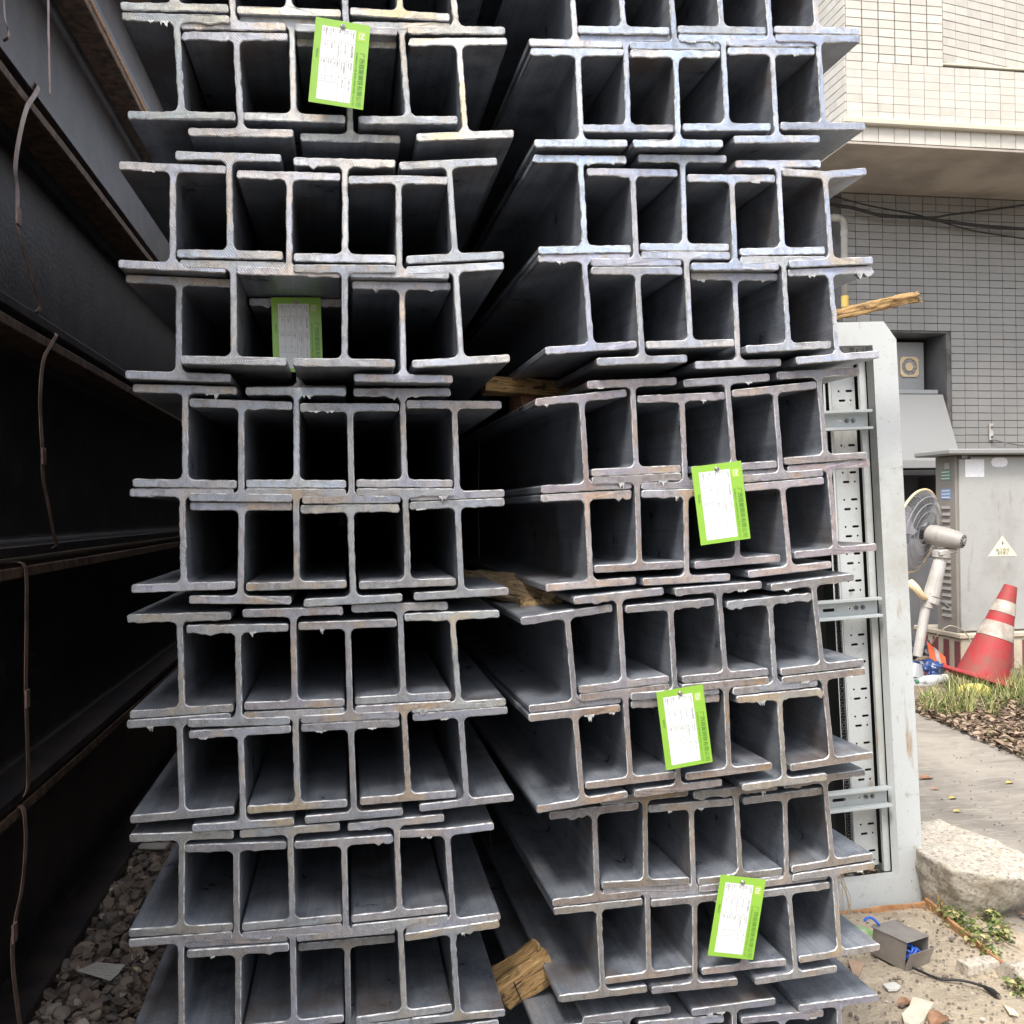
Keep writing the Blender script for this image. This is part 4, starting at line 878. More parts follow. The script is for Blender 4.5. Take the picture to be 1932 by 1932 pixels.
mb = MB(); mb.bbox((EW/2+.01, -.012, EH/2), (EW-.03, .022, EH-.03), .004); dr = mb.build('door', M['box_grey'], ec)
mb = MB(); mb.bbox((EW/2, ED/2-.02, EH+.03), (EW+.30, ED+.26, .05), .012); mb.build('roof', M['metallight'], ec)
lv = MB(); lv.add([(0, -.07, 0), (0, .07, 0), (-.014, .065, -.028), (-.014, -.065, -.028), (0, -.07, -.032), (0, .07, -.032)], [(0, 1, 2, 3), (3, 2, 5, 4), (0, 3, 4), (1, 5, 2)]); lme = mesh('louvre', lv.v, lv.f); lme.materials.append(M['box_side'])
for k in range(17): o = link('louvre', lme, None, ec); o.location = (-.001, ED/2, .16+.062*k)
def flat(name, x, y, z, w_, h_, m, face='F', parent=ec):
    me = mesh(name, [(-w_/2, 0, -h_/2), (w_/2, 0, -h_/2), (w_/2, 0, h_/2), (-w_/2, 0, h_/2), (-w_/2, .002, -h_/2), (w_/2, .002, -h_/2), (w_/2, .002, h_/2), (-w_/2, .002, h_/2)], [(0, 1, 2, 3), (7, 6, 5, 4), (0, 4, 5, 1), (1, 5, 6, 2), (2, 6, 7, 3), (3, 7, 4, 0)]); o = link(name, me, m, parent); o.location = (x, y, z)
    if face == 'L': o.rotation_euler = (0, 0, R(-90))
    return o
def dz(v, u=1830): return (955-v)/FOC*8.72+CAMZ-eb0.z
stg = simple('green_sticker', (.20, .34, .26), (.10, .20, .14), 60, .6, 0, 0); stb = simple('blue_sticker', (.12, .22, .45), (.30, .38, .55), 60, .6, 0, 0); stw = simple('white_sticker', (.78, .78, .80), (.70, .70, .72), 60, .5, 0, 0)
flat('white_label', -.003, ED/2-.03, dz(879), .07, .055, simple('cream_sticker', (.5, .48, .42), (.44, .42, .38), 9, .6, 0, 0), 'L')
for nm, mm, v_ in (('green_sticker', stg, 897), ('blue_sticker', stb, 933)):
    f_ = flat(nm, -.003, ED/2-.01, dz(v_), .15, .095, mm, 'L')
    for q_ in range(3): b2 = MB(); b2.box((0, -.0012, .03-.03*q_), (.12, .001, .008)); b2.build('printed_line', stw, f_)
flat('scraped_label', at(1845, 882, YB).x-eb0.x, -.0255, dz(885), .19, .16, stw); 
me = mesh('name_plate', [(x, 0, z) for x, z in slot(0, 0, .17, .085, 4)] + [(x, .002, z) for x, z in slot(0, 0, .17, .085, 4)], [tuple(range(10))] + [(i, 10+i, 10+(i+1) % 10, (i+1) % 10) for i in range(10)]); o = link('name_plate', me, stw, ec); o.location = (at(1892, 873, YB).x-eb0.x, -.0255, dz(874))
flat('asset_strip', at(1826, 863, YB).x-eb0.x, -.0255, dz(864), .12, .04, M['ink'])
tmx = text_mesh([('802', 0, 0, .036, 'CENTER')]); tmx.transform(Matrix(((1, 0, 0, 0), (0, 0, -1, 0), (0, 1, 0, 0), (0, 0, 0, 1)))); o = link('asset_number', tmx, stw, ec); o.location = (at(1826, 863, YB).x-eb0.x, -.027, dz(864))
tx_ = at(1898, 1040, YB).x-eb0.x; tz0, tz1 = dz(1053), dz(1014)
tri = mesh('warning_triangle', [(-.145, 0, 0), (.145, 0, 0), (0, 0, tz1-tz0), (-.145, .002, 0), (.145, .002, 0), (0, .002, tz1-tz0)], [(0, 1, 2), (5, 4, 3), (0, 3, 4, 1), (1, 4, 5, 2), (2, 5, 3, 0)]); tr = link('warning_triangle', tri, simple('pale_yellow_sticker', (.78, .74, .55), (.74, .68, .46), 6, .5, 0, 0), ec); tr.location = (tx_, -.0255, tz0)
tt = text_mesh([('高压危险', 0, .052, .036, 'CENTER'), ('请勿靠近', 0, .022, .030, 'CENTER')]); tt.transform(Matrix(((1, 0, 0, 0), (0, 0, -1, 0), (0, 1, 0, 0), (0, 0, 0, 1)))); o = link('warning_lettering', tt, M['ink'], tr); o.location = (0, -.0014, 0)
me = mesh('lightning_bolt', [(.010, -.0015, .150), (-.014, -.0015, .115), (-.001, -.0015, .115), (-.010, -.0015, .085), (.014, -.0015, .122), (.002, -.0015, .122)], [(0, 1, 2, 5), (5, 2, 3, 4)]); link('lightning_bolt', me, M['ink'], tr)

# ---------------------------------------------------------------- pedestal fan
gf = gr(1737, 1243); YF = 7.55
hub = at(1778, 1013, YF); sc_ = 1/FOC*9.1
fb = at(1722, 1262, YF); fb.z = 0.0
fan = empty('pedestal_fan', fb, 'large cream and grey pedestal fan, seen from behind, beside the electrical cabinet', 'fan')
def L_(p): return p-fb
pA, pB, pC = L_(at(1775, 1052, YF)), L_(at(1757, 1125, YF)), L_(at(1735, 1200, YF))
mb = MB(); mb.cyl(pB, pA, .068, .052, 16); mb.build('upper_column', M['pipe'], fan, False)
mb = MB(); mb.cyl(pB+Vector((.005, 0, -.01)), pB+Vector((-.012, 0, -.06)), .078, .07, 16); mb.cyl(L_(at(1752, 1118, YF)), L_(at(1748, 1146, YF)), .056, .050, 16); mb.build('collar', M['pipe'], fan)
mb = MB(); mb.cyl(L_(at(1750, 1125, YF)), L_(at(1731, 1238, YF)), .040, .040, 14); mb.build('lower_column', M['pipe'], fan)
mb = MB(); mb.cyl(Vector((0, 0, 0)), Vector((0, 0, .05)), .26, .24, 24); mb.cyl(Vector((0, 0, .05)), Vector((.03, 0, .16)), .10, .05, 16); mb.build('base', M['metalgrey'], fan)
mb = MB(); mb.tube(curvy([L_(at(1752, 1130, YF)), L_(at(1740, 1125, YF-.05)), L_(at(1728, 1110, YF-.05)), L_(at(1716, 1100, YF))], 4), lambda f: .022+.020*f, 10); mb.build('handle', M['cream'], fan)
mb = MB(); mb.tube([L_(at(1762, 1128, YF)), L_(at(1780, 1138, YF)), L_(at(1790, 1146, YF))], .014, 8); mb.build('lever', M['bolt'], fan)
hdir = Vector((-.50, .84, .20)).normalized()
hc = L_(hub)
mb = MB()
segs_ = [(-.02, .055), (.0, .080), (.05, .088), (.12, .088), (.20, .083), (.27, .074), (.30, .058), (.312, .02)]
for (a0, r0), (a1, r1) in zip(segs_[:-1], segs_[1:]): mb.cyl(hc+hdir*(.12-a0), hc+hdir*(.12-a1), r0, r1, 24, cap=False)
mb.cyl(hc+hdir*(-.192), hc+hdir*(-.195), .03, .028, 24); mb.build('motor_housing', mat_paint('grimy_white_plastic', (.30, .285, .26), (.14, .12, .10), (.2, .17, .13), 1.8), fan, True)
vt = MB(); t1 = hdir.orthogonal().normalized(); t2 = hdir.cross(t1)
for k in range(12):
    a = k*math.pi/6; d_ = t1*math.cos(a)+t2*math.sin(a); vt.tube([hc+hdir*(-.191)+d_*.025, hc+hdir*(-.182)+d_*.056], .0035, 5)
vt.build('vent_slot', M['black'], fan)
mb = MB(); mb.bbox(hc+Vector((.01, -.02, -.125)), (.17, .12, .05), .02, Matrix.Rotation(R(-8), 3, 'Y')); mb.cyl(L_(at(1776, 1052, YF)), L_(at(1777, 1040, YF)), .075, .085, 16); mb.build('swivel_neck', M['pipe'], fan)
gc = hc+hdir*.20; RG = .37
cg = MB()
def ring(rad, off, th, n=48, dst=None):
    P = [gc+hdir*off+(t1*math.cos(2*math.pi*k/n)+t2*math.sin(2*math.pi*k/n))*rad for k in range(n)]
    (dst or cg).tube(P+[P[0]], th, 5)
for rad, off in ((.12, -.045), (.19, -.05), (.26, -.045), (.32, -.03)): ring(rad, off, .0035, 36)
for rad, off in ((.10, .11), (.20, .11), (.30, .095)): ring(rad, off, .0035, 36)
for k in range(72):
    a = 2*math.pi*k/72; d_ = t1*math.cos(a)+t2*math.sin(a)
    cg.tube([gc+hdir*(-.045)+d_*.10, gc+hdir*(-.052)+d_*.20, gc+hdir*(-.035)+d_*.31, gc+hdir*.03+d_*RG], .0020, 4)
    cg.tube([gc+hdir*.03+d_*RG, gc+hdir*.095+d_*.31, gc+hdir*.115+d_*.05], .0020, 4)
cgo = cg.build('wire_guard', M['metalgrey'], fan); tag(cgo, kind='stuff')
rm_ = MB(); ring(RG, .03, .013, 60, rm_); rm_.build('guard_rim', M['cream'], fan, True)
for k in range(3):
    q = MB(); a0 = 2*math.pi*k/3+2.2; vs = []
    for i in range(9):
        for j in range(6):
            rr = .07+(.33-.07)*i/8; aa = a0+(j/5-.5)*(1.15 if i > 1 else .6)*(1-.35*(i/8)**3)+.12*math.sin(i/8*3)
            vs.append(gc+(t1*math.cos(aa)+t2*math.sin(aa))*rr + hdir*((j/5-.5)*.09*(1-i/16)+.02))
    fs = [(i*6+j, i*6+j+1, i*6+j+7, i*6+j+6) for i in range(8) for j in range(5)]
    n_ = len(vs); nb = [v+hdir*.004 for v in vs]; fs2 = [tuple(x+n_ for x in f[::-1]) for f in fs]
    q.add(vs+nb, fs+fs2); q.build('blade', simple('translucent_grey_blade', (.36, .34, .37), (.30, .28, .31), 5, .3, 0, 0), fan, True)

# ---------------------------------------------------------------- traffic cone
cb = gr(1852, 1290, .06); ct = at(1907, 1113, cb.y+.02)
cone = empty('traffic_cone', cb, 'dirty red and white traffic cone tilted in the grass', 'traffic cone')
ax = (ct-cb); H_ = ax.length; ax.normalize()
def crad(f): return .205-(.205-.050)*f
sg = [(0, .44, 'cone_red'), (.44, .60, 'cone_white'), (.60, .705, 'cone_red'), (.705, .83, 'cone_white'), (.83, 1.0, 'cone_red')]
for i, (f0, f1, mm) in enumerate(sg):
    mb = MB(); off = .004 if 'white' in mm else 0; n = 3
    for k in range(n): a0 = f0+(f1-f0)*k/n; a1 = f0+(f1-f0)*(k+1)/n; mb.cyl(ax*H_*a0, ax*H_*a1, crad(a0)+off, crad(a1)+off, 32, cap=False)
    if i == 4: mb.cyl(ax*H_, ax*(H_-.10), .050, .040, 24, cap=False); mb.cyl(ax*(H_+.002), ax*(H_+.002)+ax*.0005, .050, .050, 24, cap=False)
    if off: mb.cyl(ax*H_*f0, ax*H_*f0-ax*.001, crad(f0)+off, crad(f0), 32, cap=False); mb.cyl(ax*H_*f1, ax*H_*f1+ax*.001, crad(f1)+off, crad(f1), 32, cap=False)
    mb.build('white_band' if off else 'cone_body', M[mm], cone, True)
rotb = ax.to_track_quat('Z', 'Y').to_matrix() @ Matrix.Rotation(R(38), 3, 'Z')
mb = MB(); mb.bbox((0, 0, 0), (.50, .50, .03), .015, rotb); mb.build('base_plate', M['cone_red'], cone)
cone.location.z += .03
# ---------------------------------------------------------------- litter beside the cone
def blob(name, c, d, m, label, cat, seed, amp=.25, sub=3, fr=6, flat_z=True, parent=None):
    if name == 'rubbish_bag': amp *= 1.6; fr = 12; sub = 4
    bm = bmesh.new(); bmesh.ops.create_icosphere(bm, subdivisions=sub, radius=1)
    for v in bm.verts:
        n = noise.fractal(v.co*fr*.3+Vector((seed, 0, 0)), .8, 2.1, 4); v.co *= 1+n*amp
        if flat_z and v.co.z < -.55: v.co.z = -.55
        v.co.x *= d[0]/2; v.co.y *= d[1]/2; v.co.z *= d[2]/2
    me = bpy.data.meshes.new(name); bm.to_mesh(me); bm.free()
    for p in me.polygons: p.use_smooth = True
    o = link(name, me, m, parent); o.location = c
    if label: tag(o, label, cat)
    return o
p = gr(1738, 1262); blob('rubbish_bag', p+Vector((-.04, .02, .16)), (.26, .26, .22), M['bagdark'], 'crumpled black plastic bag beside the striped plinth', 'bag', 3, .35)
p = gr(1754, 1282); blob('rubbish_bag', p+Vector((.0, .05, .08)), (.30, .2, .16), M['bagblue'], 'flattened blue printed plastic bag under the black one', 'bag', 8, .3)
p = gr(1738, 1284); blob('rubbish_bag', p+Vector((-.05, 0, .05)), (.16, .12, .10), simple('dark_red_bag', (.18, .035, .03), (.08, .03, .03), 12, .5, 0, .3), 'dark red scrap of bag left of the bottle', 'bag', 9, .3)
o = blob('cardboard_scrap', gr(1742, 1270)+Vector((.0, -.02, .10)), (.18, .12, .12), simple('brown_cardboard', (.30, .22, .14), (.20, .14, .09), 9, .9, 0, .2), 'brown crushed cardboard between the two plastic bags', 'cardboard', 12, .2, 2)
pb_ = gr(1760, 1293)+Vector((0, -.02, .045)); bo = empty('plastic_bottle', pb_, 'crushed clear plastic bottle lying by the bags', 'bottle'); bo.rotation_euler = (0, 0, R(6))
mb = MB(); mb.cyl((-.11, 0, 0), (.12, 0, 0), .042, .045, 18); mb.cyl((-.16, 0, 0), (-.11, 0, 0), .016, .042, 18); mb.build('body', M['clear'], bo, True)
mb = MB(); mb.cyl((-.185, 0, 0), (-.16, 0, 0), .019, .019, 14); mb.build('cap', simple('green_cap', (.08, .22, .14), (.06, .18, .10), 9, .5, 0, 0), bo)
mb = MB(); mb.cyl((.07, 0, 0), (.115, 0, 0), .047, .047, 18, cap=False); mb.build('label', M['paper'], bo)
c0 = gr(1775, 1272); hf = empty('hazard_square', c0+Vector((.0, -.1, .12)), 'bright orange square with a silver cross stripe leaning on the rubbish', 'safety marker')
cs = [at(1750, 1211, c0.y), at(1782, 1240, c0.y-.02), at(1788, 1273, c0.y-.10), at(1762, 1250, c0.y-.12)]
cs = [at(1748, 1210, c0.y-.05), at(1783, 1240, c0.y-.05), at(1787, 1268, c0.y-.12), at(1756, 1250, c0.y-.12)]
nrm_ = (cs[1]-cs[0]).cross(cs[3]-cs[0]).normalized()
def quadslab(pts, th, name, m, parent):
    v = [q-parent.location for q in pts]; v2 = [q+nrm_*th for q in v]
    return link(name, mesh(name, v+v2, [(0, 1, 2, 3), (7, 6, 5, 4), (0, 4, 5, 1), (1, 5, 6, 2), (2, 6, 7, 3), (3, 7, 4, 0)]), m, parent)
if nrm_.y > 0: nrm_ = -nrm_
quadslab(cs, .004, 'cloth', M['orange'], hf)
ll = lambda a, b, f: a+(b-a)*f
quadslab([ll(cs[0], cs[1], .36)+nrm_*.005, ll(cs[0], cs[1], .60)+nrm_*.005, ll(cs[3], cs[2], .66)+nrm_*.005, ll(cs[3], cs[2], .42)+nrm_*.005], .002, 'silver_stripe', M['silver'], hf)
P = curvy([at(1757, 1216, YB-.1), at(1770, 1196, YB-.2), at(1790, 1181, YB-.25), at(1810, 1186, YB-.25), at(1824, 1196, YB-.2), at(1836, 1222, YB-.2), at(1838, 1246, YB-.2)], 6)
mb = MB(); mb.tube([q-P[0] for q in P], .0055, 6); o = mb.build('hose', M['plinth'], None, True); o.location = P[0]; tag(o, 'thin pale wire arching over the striped plinth', 'wire')
p = gr(1838, 1318); fo = blob('yellow_sponge', p+Vector((0, 0, .05)), (.30, .16, .14), M['yellow'], 'yellow foam lump half hidden in the grass before the cone', 'foam', 2, .06, 2)

# ---------------------------------------------------------------- grass, leaf litter, leaves
rg = random.Random(5); mb = MB()
def blade(mb, p, h, w_, a, ln, mi=0):
    d = Vector((math.cos(a), math.sin(a), 0)); s = Vector((-d.y, d.x, 0))*w_; vs = []
    for k in range(4): f = k/3; q = p+Vector((0, 0, h*f))+d*ln*f*f; ww = s*(1-f)**.6; vs += [q-ww, q+ww] if k < 3 else [q]
    mb.add(vs, [(0, 1, 3, 2), (2, 3, 5, 4), (4, 5, 6)])
for n in range(5200):
    u = rg.uniform(1740, 1990); v = 1300+58*rg.random()**1.2 - (0 if u < 1880 else rg.random()*40)
    if noise.noise(Vector((u*.03, v*.06, 2))) < -.12: continue
    if u < 1790 and v < 1318 and rg.random() < .8: continue
    p = gr(u, v); blade(mb, p, rg.uniform(.04, .20)*(1.1 if 1790 < u else .7), rg.uniform(.002, .0045), rg.uniform(0, 6.28), rg.uniform(.02, .16))
o = mb.build('grass', M['grassmix']); tag(o, 'patch of mixed green and straw grass around the cone', 'grass', kind='stuff')
def leafshape(mb, p, L0, W0, a, tz, cz):
    rm = Matrix.Rotation(a, 3, 'Z') @ Matrix.Rotation(tz, 3, 'Y') @ Matrix.Rotation(cz, 3, 'X'); vs = []
    ou = [(-.5, 0), (-.28, .30), (.05, .42), (.32, .24), (.52, 0), (.32, -.24), (.05, -.42), (-.28, -.30)]
    vs = [rm @ Vector((x*L0, y*W0, abs(y)*W0*.35-x*x*L0*.25)) + p for x, y in ou] + [rm @ Vector((0, 0, 0)) + p]
    mb.add(vs, [(8, i, (i+1) % 8) for i in range(8)])
mb = MB()
for n in range(5200):
    v = rg.uniform(1325, 1480); u = rg.uniform(1725, 2100)
    p = gr(u, v); 
    if p.x < far1.x+(0)+.0 and p.x < A1.x+(p.y-A1.y)*(B1_.x-A1.x)/(B1_.y-A1.y)-.05+rg.random()*.10: continue
    leafshape(mb, p+Vector((0, 0, .02+.035*rg.random())), rg.uniform(.03, .09), rg.uniform(.015, .04), rg.uniform(0, 6.3), rg.uniform(-.5, .5), rg.uniform(-.5, .5))
o = mb.build('leaf_litter', M['litter']); tag(o, 'carpet of dead brown leaves along the edge of the concrete', 'leaf litter', kind='stuff')
for (u, v, s, a, mm, lab) in ((1748, 1446+21, .115, .3, 'leaf', 'pale brown leaf at the left edge of the concrete beside the cabinet'), (1798, 1505, .06, .4, 'leafy', 'small yellow leaf on the concrete above the big stone'), (1806, 1530, .05, .1, 'leafy', 'tiny yellow leaf just above the big stone'),
                         (1905, 1476, .06, .3, 'leafy', 'bright yellow leaf at the right on the concrete'), (1764, 1488, .05, 0, 'leaf', 'tiny brown leaf on the concrete near the cabinet'),
                         (1566, 1805, .10, 1.2, 'leaf', 'brown leaf beside the lowest flange, near the grey metal box'), (1708, 1890, .08, .5, 'leaf', 'curled brown leaf behind the broken tile'), (1770, 1920, .13, .7, 'leaf', 'large orange brown leaf at the bottom edge right of the broken tile'), (1930, 1723, .08, 1.2, 'leaf', 'reddish leaf at the right edge below the big stone')):
    p = gr(u, v, .02 if v < 1600 else .035); mb = MB(); leafshape(mb, Vector((0, 0, 0)), s, s*.5, a, .15, .2); o = mb.build('fallen_leaf', M[mm]); o.location = p; tag(o, lab, 'leaf', 'single leaves on the ground')

# ---------------------------------------------------------------- granite block and second stone
def stone(name, top, bot, label, seed, amp=.012, rnd=.02):
    bm = bmesh.new(); vs = [bm.verts.new(q) for q in top+bot]; bmesh.ops.convex_hull(bm, input=vs)
    bmesh.ops.subdivide_edges(bm, edges=bm.edges[:], cuts=6, use_grid_fill=True); bmesh.ops.triangulate(bm, faces=bm.faces[:])
    bmesh.ops.subdivide_edges(bm, edges=[e for e in bm.edges if e.calc_length() > .03], cuts=2, use_grid_fill=True)
    for _ in range(1): bmesh.ops.smooth_vert(bm, verts=bm.verts[:], factor=.5, use_axis_x=True, use_axis_y=True, use_axis_z=True)
    c = sum((v.co for v in bm.verts), Vector())/len(bm.verts)
    bm.normal_update()
    for v in bm.verts: v.co += v.normal*(noise.fractal(v.co*9+Vector((seed, 0, 0)), .8, 2.1, 4)*amp + noise.noise(v.co*60)*.0025)
    base = Vector((c.x, c.y, 0))
    for v in bm.verts: v.co -= base
    me = bpy.data.meshes.new(name); bm.to_mesh(me); bm.free()
    for q in me.polygons: q.use_smooth = True
    o = link(name, me, M['rock']); o.location = base; tag(o, label, 'stone'); return o
def tp(u, v, z): return gr(u, v, z)
HR = .215
top = [tp(1700, 1556, HR), tp(1771, 1545, HR), tp(1846, 1574, HR), tp(1924, 1604, HR-.01), tp(1990, 1640, HR-.03), tp(1985, 1668, HR-.05), tp(1880, 1652, HR-.01), tp(1795, 1637, HR), tp(1738, 1611, HR)]
bot = [tp(1698, 1660, .0), tp(1742, 1712, 0), tp(1808, 1738, -.0), tp(1838, 1741, 0), tp(1900, 1722, 0), tp(1990, 1692, 0), tp(1960, 1655, .02), tp(1790, 1600, 0)]
stone('granite_block', top, bot, 'big pale granite block beside the foot of the cabinet', 3, .012)
top = [tp(1895, 1812, .08), tp(1925, 1812, .09), tp(1975, 1838, .07), tp(1985, 1860, .05), tp(1930, 1845, .07)]
bot = [tp(1871, 1834, 0), tp(1880, 1850, 0), tp(1905, 1868, 0), tp(1932, 1885, 0), tp(1990, 1900, 0), tp(1995, 1850, 0), tp(1900, 1822, 0)]
stone('granite_lump', top, bot, 'smaller granite lump at the right edge near the rusty bar', 6, .010)

# ---------------------------------------------------------------- rusty bars framing the dirt patch
def bar_(a, b, w_, h_, label, m=M['rustbar'], seed=0):
    d = b-a; n = 18; mb = MB(); P = []
    for k in range(n+1): f = k/n; q = d*f; P.append(q+Vector((noise.noise(Vector((f*3, seed, 0)))*.012, noise.noise(Vector((f*3, seed, 5)))*.008, h_*.5+noise.noise(Vector((f*5, seed, 9)))*.004)))
    mb.ribbon(P, (0, 0, 1), h_, w_); o = mb.build('rusty_bar', m); o.location = a; tag(o, label, 'metal bar', 'rusty bars round the dirt patch')
bar_(gr(1480, 1752), gr(1745, 1719), .012, .035, 'rusty orange bar lying across in front of the cabinet foot', seed=1)
bar_(gr(1747, 1717), gr(1866, 1820), .012, .046, 'rusty bar running from the cabinet corner towards the grey block', seed=4)
bar_(gr(1868, 1822), gr(1990, 1924), .012, .044, 'rusty bar along the lower right edge by the granite lump', seed=7)
mb = MB()
for k in range(7):
    x = (k-3)*.013; h = .03+.05*math.exp(-((k-3.6)/1.6)**2)+.012*(k % 2); mb.box((x, .004*(k % 3), h/2), (.012, .008, h), Matrix.Rotation(R(-8+k*2.5), 3, 'Y'), taper=.35)
o = mb.build('splintered_wood', M['wood']); o.location = gr(1771, 1731); o.rotation_euler = (0, 0, R(-20)); tag(o, 'splintered scrap of orange wood standing at the corner of the bars', 'wood scrap')
timber('wood_offcut', gr(1846, 1824, .03), (.12, .055, .04), (0, 0, R(4)), M['rock'], 'small grey brick-like offcut against the rusty bar', 'brick piece', amp=.003, seed=4)

# ---------------------------------------------------------------- metal box with blue wires and a plug cable
bx = gr(1696, 1822); bx_o = empty('metal_box', bx+Vector((0, 0, .024)), 'grey stamped metal box with blue wires inside, lying open on the dirt', 'box'); bx_o.rotation_euler = (R(3), R(-4), R(112))
L0, W0, H0_, t_ = .125, .112, .086, .0022
mb = MB(); mb.box((0, 0, t_/2), (L0, W0, t_)); mb.box((0, W0/2, H0_/2), (L0, t_, H0_)); mb.box((0, -W0/2, H0_/2), (L0, t_, H0_)); mb.box((L0/2, 0, H0_/2), (t_, W0, H0_)); mb.build('shell', M['steelbox'], bx_o)
mb = MB(); mb.bbox((.004, 0, H0_+.002), (L0+.012, W0+.006, .003), .001, Matrix.Rotation(R(2.5), 3, 'Y')); mb.build('lid', M['steelbox'], bx_o)
mb = MB(); mb.bbox((-L0/2-.010, .0, .030), (.0022, W0+.012, .062), .0008, Matrix.Rotation(R(-14), 3, 'Y')); mb.build('end_flap', M['steelbox'], bx_o)
for k in range(8): mb = MB(); mb.bbox((-L0/2+.002, -W0/2-.003, .008+.008*k), (.005, .004, .0042), .0008); mb.build('spring_tab', M['rivet'], bx_o)
wl = [[(-.03, .01, .01), (-.055, .02, .03), (-.06, .0, .055), (-.04, -.02, .05), (-.02, -.01, .03)], [(-.02, -.02, .01), (-.05, -.01, .02), (-.066, .01, .04), (-.05, .03, .055), (-.02, .02, .05)], [(-.03, .03, .01), (-.05, .035, .03), (-.06, .02, .06), (-.03, .0, .065), (.0, -.01, .05)], [(-.01, 0, .02), (-.045, -.03, .02), (-.062, -.02, .045), (-.045, .01, .062), (0, .02, .06)]]
for q in wl: mb = MB(); mb.tube(curvy(q, 6), .0042, 8); mb.build('blue_wire', M['blue'], bx_o, True)
mb = MB(); mb.tube(curvy([(.06, .03, H0_+.004), (.075, .045, H0_+.022), (.085, .06, H0_+.024), (.09, .07, H0_+.012)], 5), .0045, 8); mb.build('blue_wire', M['blue'], bx_o, True)
CP = [gr(u, v, .038) for u, v in ((1722, 1826), (1736, 1832), (1756, 1841), (1780, 1848), (1815, 1850), (1850, 1859), (1864, 1866))]
P = curvy(CP, 7); c = P[0].copy(); pw = empty('power_lead', c, 'short black lead with a round angled plug lying on the dirt', 'cable')
mb = MB(); mb.tube([q-c for q in P], .0042, 8); mb.build('lead', M['black'], pw, True)
e = P[-1]-c; dd = (P[-1]-P[-6]).normalized(); sdv = Vector((.0, -1, 0))
mb = MB(); mb.cyl(e-dd*.012, e+dd*.014, .0062, .0085, 12); mb.cyl(e+dd*.012, e+dd*.016+sdv*.026, .0095, .008, 14); mb.build('plug', M['black'], pw)
mb = MB(); mb.cyl(e+dd*.016+sdv*.026, e+dd*.016+sdv*.036, .0048, .0048, 12); mb.build('plug_tip', M['rivet'], pw)

# ---------------------------------------------------------------- scraps on the dirt
def plate(name, pts, th, m, label, cat, lift=.034, grp=None):
    P = [gr(u, v, lift) for u, v in pts]; c = sum(P, Vector())/len(P); n = len(P)
    vs = [q-c for q in P]+[q-c-Vector((0, 0, th)) for q in P]; vs = [v+Vector((0, 0, th/2)) for v in vs]
    me = mesh(name, vs, [tuple(range(n)), tuple(range(n, 2*n))[::-1]]+[(i, n+i, n+(i+1) % n, (i+1) % n) for i in range(n)]); o = link(name, me, m); o.location = c
    o.rotation_euler = (R(1.5), R(-2), 0); tag(o, label, cat, grp); return o
plate('broken_tile', [(1722, 1886), (1763, 1897), (1744, 1926), (1730, 1938), (1706, 1930), (1701, 1916), (1716, 1902)], .012, M['stub'], 'broken cream tile lying near the bottom edge of the dirt', 'tile', .036)
plate('plaster_flake', [(1665, 1858), (1688, 1855), (1700, 1862), (1692, 1868), (1676, 1868)], .006, M['paper'], 'small white plaster flake on the dirt below the metal box', 'flake')
plate('plaster_flake', [(1892, 1896), (1912, 1906), (1922, 1915), (1904, 1912)], .006, M['stub'], 'pale flake near the bottom right corner of the dirt', 'flake')
plate('cardboard_scrap', [(1600, 1812), (1632, 1818), (1620, 1842), (1608, 1836)], .004, simple('tan_cardboard', (.46, .32, .22), (.38, .26, .18), 9, .9, 0, .1), 'tan scrap under the corner of the lowest wide flange', 'cardboard')
wr = blob('snack_wrapper', gr(1632, 1766, .03), (.05, .20, .05), simple('green_white_wrapper', (.62, .68, .55), (.22, .42, .12), 26, .35, 0, .2), 'crumpled green and white wrapper next to the metal box', 'wrapper', 21, .25, 3); wr.rotation_euler = (0, 0, R(34))
rg = random.Random(15); mb = MB()
for n in range(1500):
    x = rg.uniform(1.05, 2.12); y = rg.uniform(2.0, 3.27); s = rg.uniform(.0015, .005)*(1.8 if rg.random() < .08 else 1)
    mb.bbox((x, y, .026+.008*noise.noise(Vector((x*9, y*9, 0)))+s*.4), (s*2, s*1.6, s), s*.3, Matrix.Rotation(rg.uniform(0, 6), 3, 'Z') @ Matrix.Rotation(rg.uniform(-.5, .5), 3, 'X'))
o = mb.build('grit', M['debris']); tag(o, 'scattered grit on the sandy dirt', 'grit', kind='stuff')
mb = MB()
for n in range(450):
    u = rg.uniform(1745, 1990); v = 1420+520*rg.random()
    p = gr(u, v, .012)
    if p.x < C1.x+.02: continue
    s_ = rg.uniform(.0015, .005); mb.bbox(p+Vector((0, 0, s_*.5)), (s_*2, s_*1.6, s_), s_*.3, Matrix.Rotation(rg.uniform(0, 6), 3, 'Z'))
o = mb.build('grit', M['debris']); tag(o, 'fine grit scattered over the concrete', 'grit', kind='stuff')
def weeds(cs_, n, label, spread, hmax=.05):
    mb = MB()
    for (u, v) in cs_:
        c = gr(u, v, .02)
        for k in range(n):
            p = c+Vector((rg.gauss(0, spread), rg.gauss(0, spread*1.2), rg.uniform(.003, hmax))); s = rg.uniform(.008, .018); leafshape(mb, p, s*1.3, s, rg.uniform(0, 6.3), rg.uniform(-.8, .8), rg.uniform(-.8, .8))
    c = gr(*cs_[0], .0); mb.v = [tuple(Vector(v)-c) for v in mb.v]
    o = mb.build('weed', M['grassmix']); o.location = c; tag(o, label, 'weed', 'low weeds by the granite block', kind='stuff')
weeds([(1796, 1738), (1808, 1748), (1802, 1743)], 50, 'low green weed beside the splintered orange wood', .022)
weeds([(1830, 1762), (1844, 1776), (1852, 1790)], 50, 'straggling green weed in the middle along the rusty bar', .022)
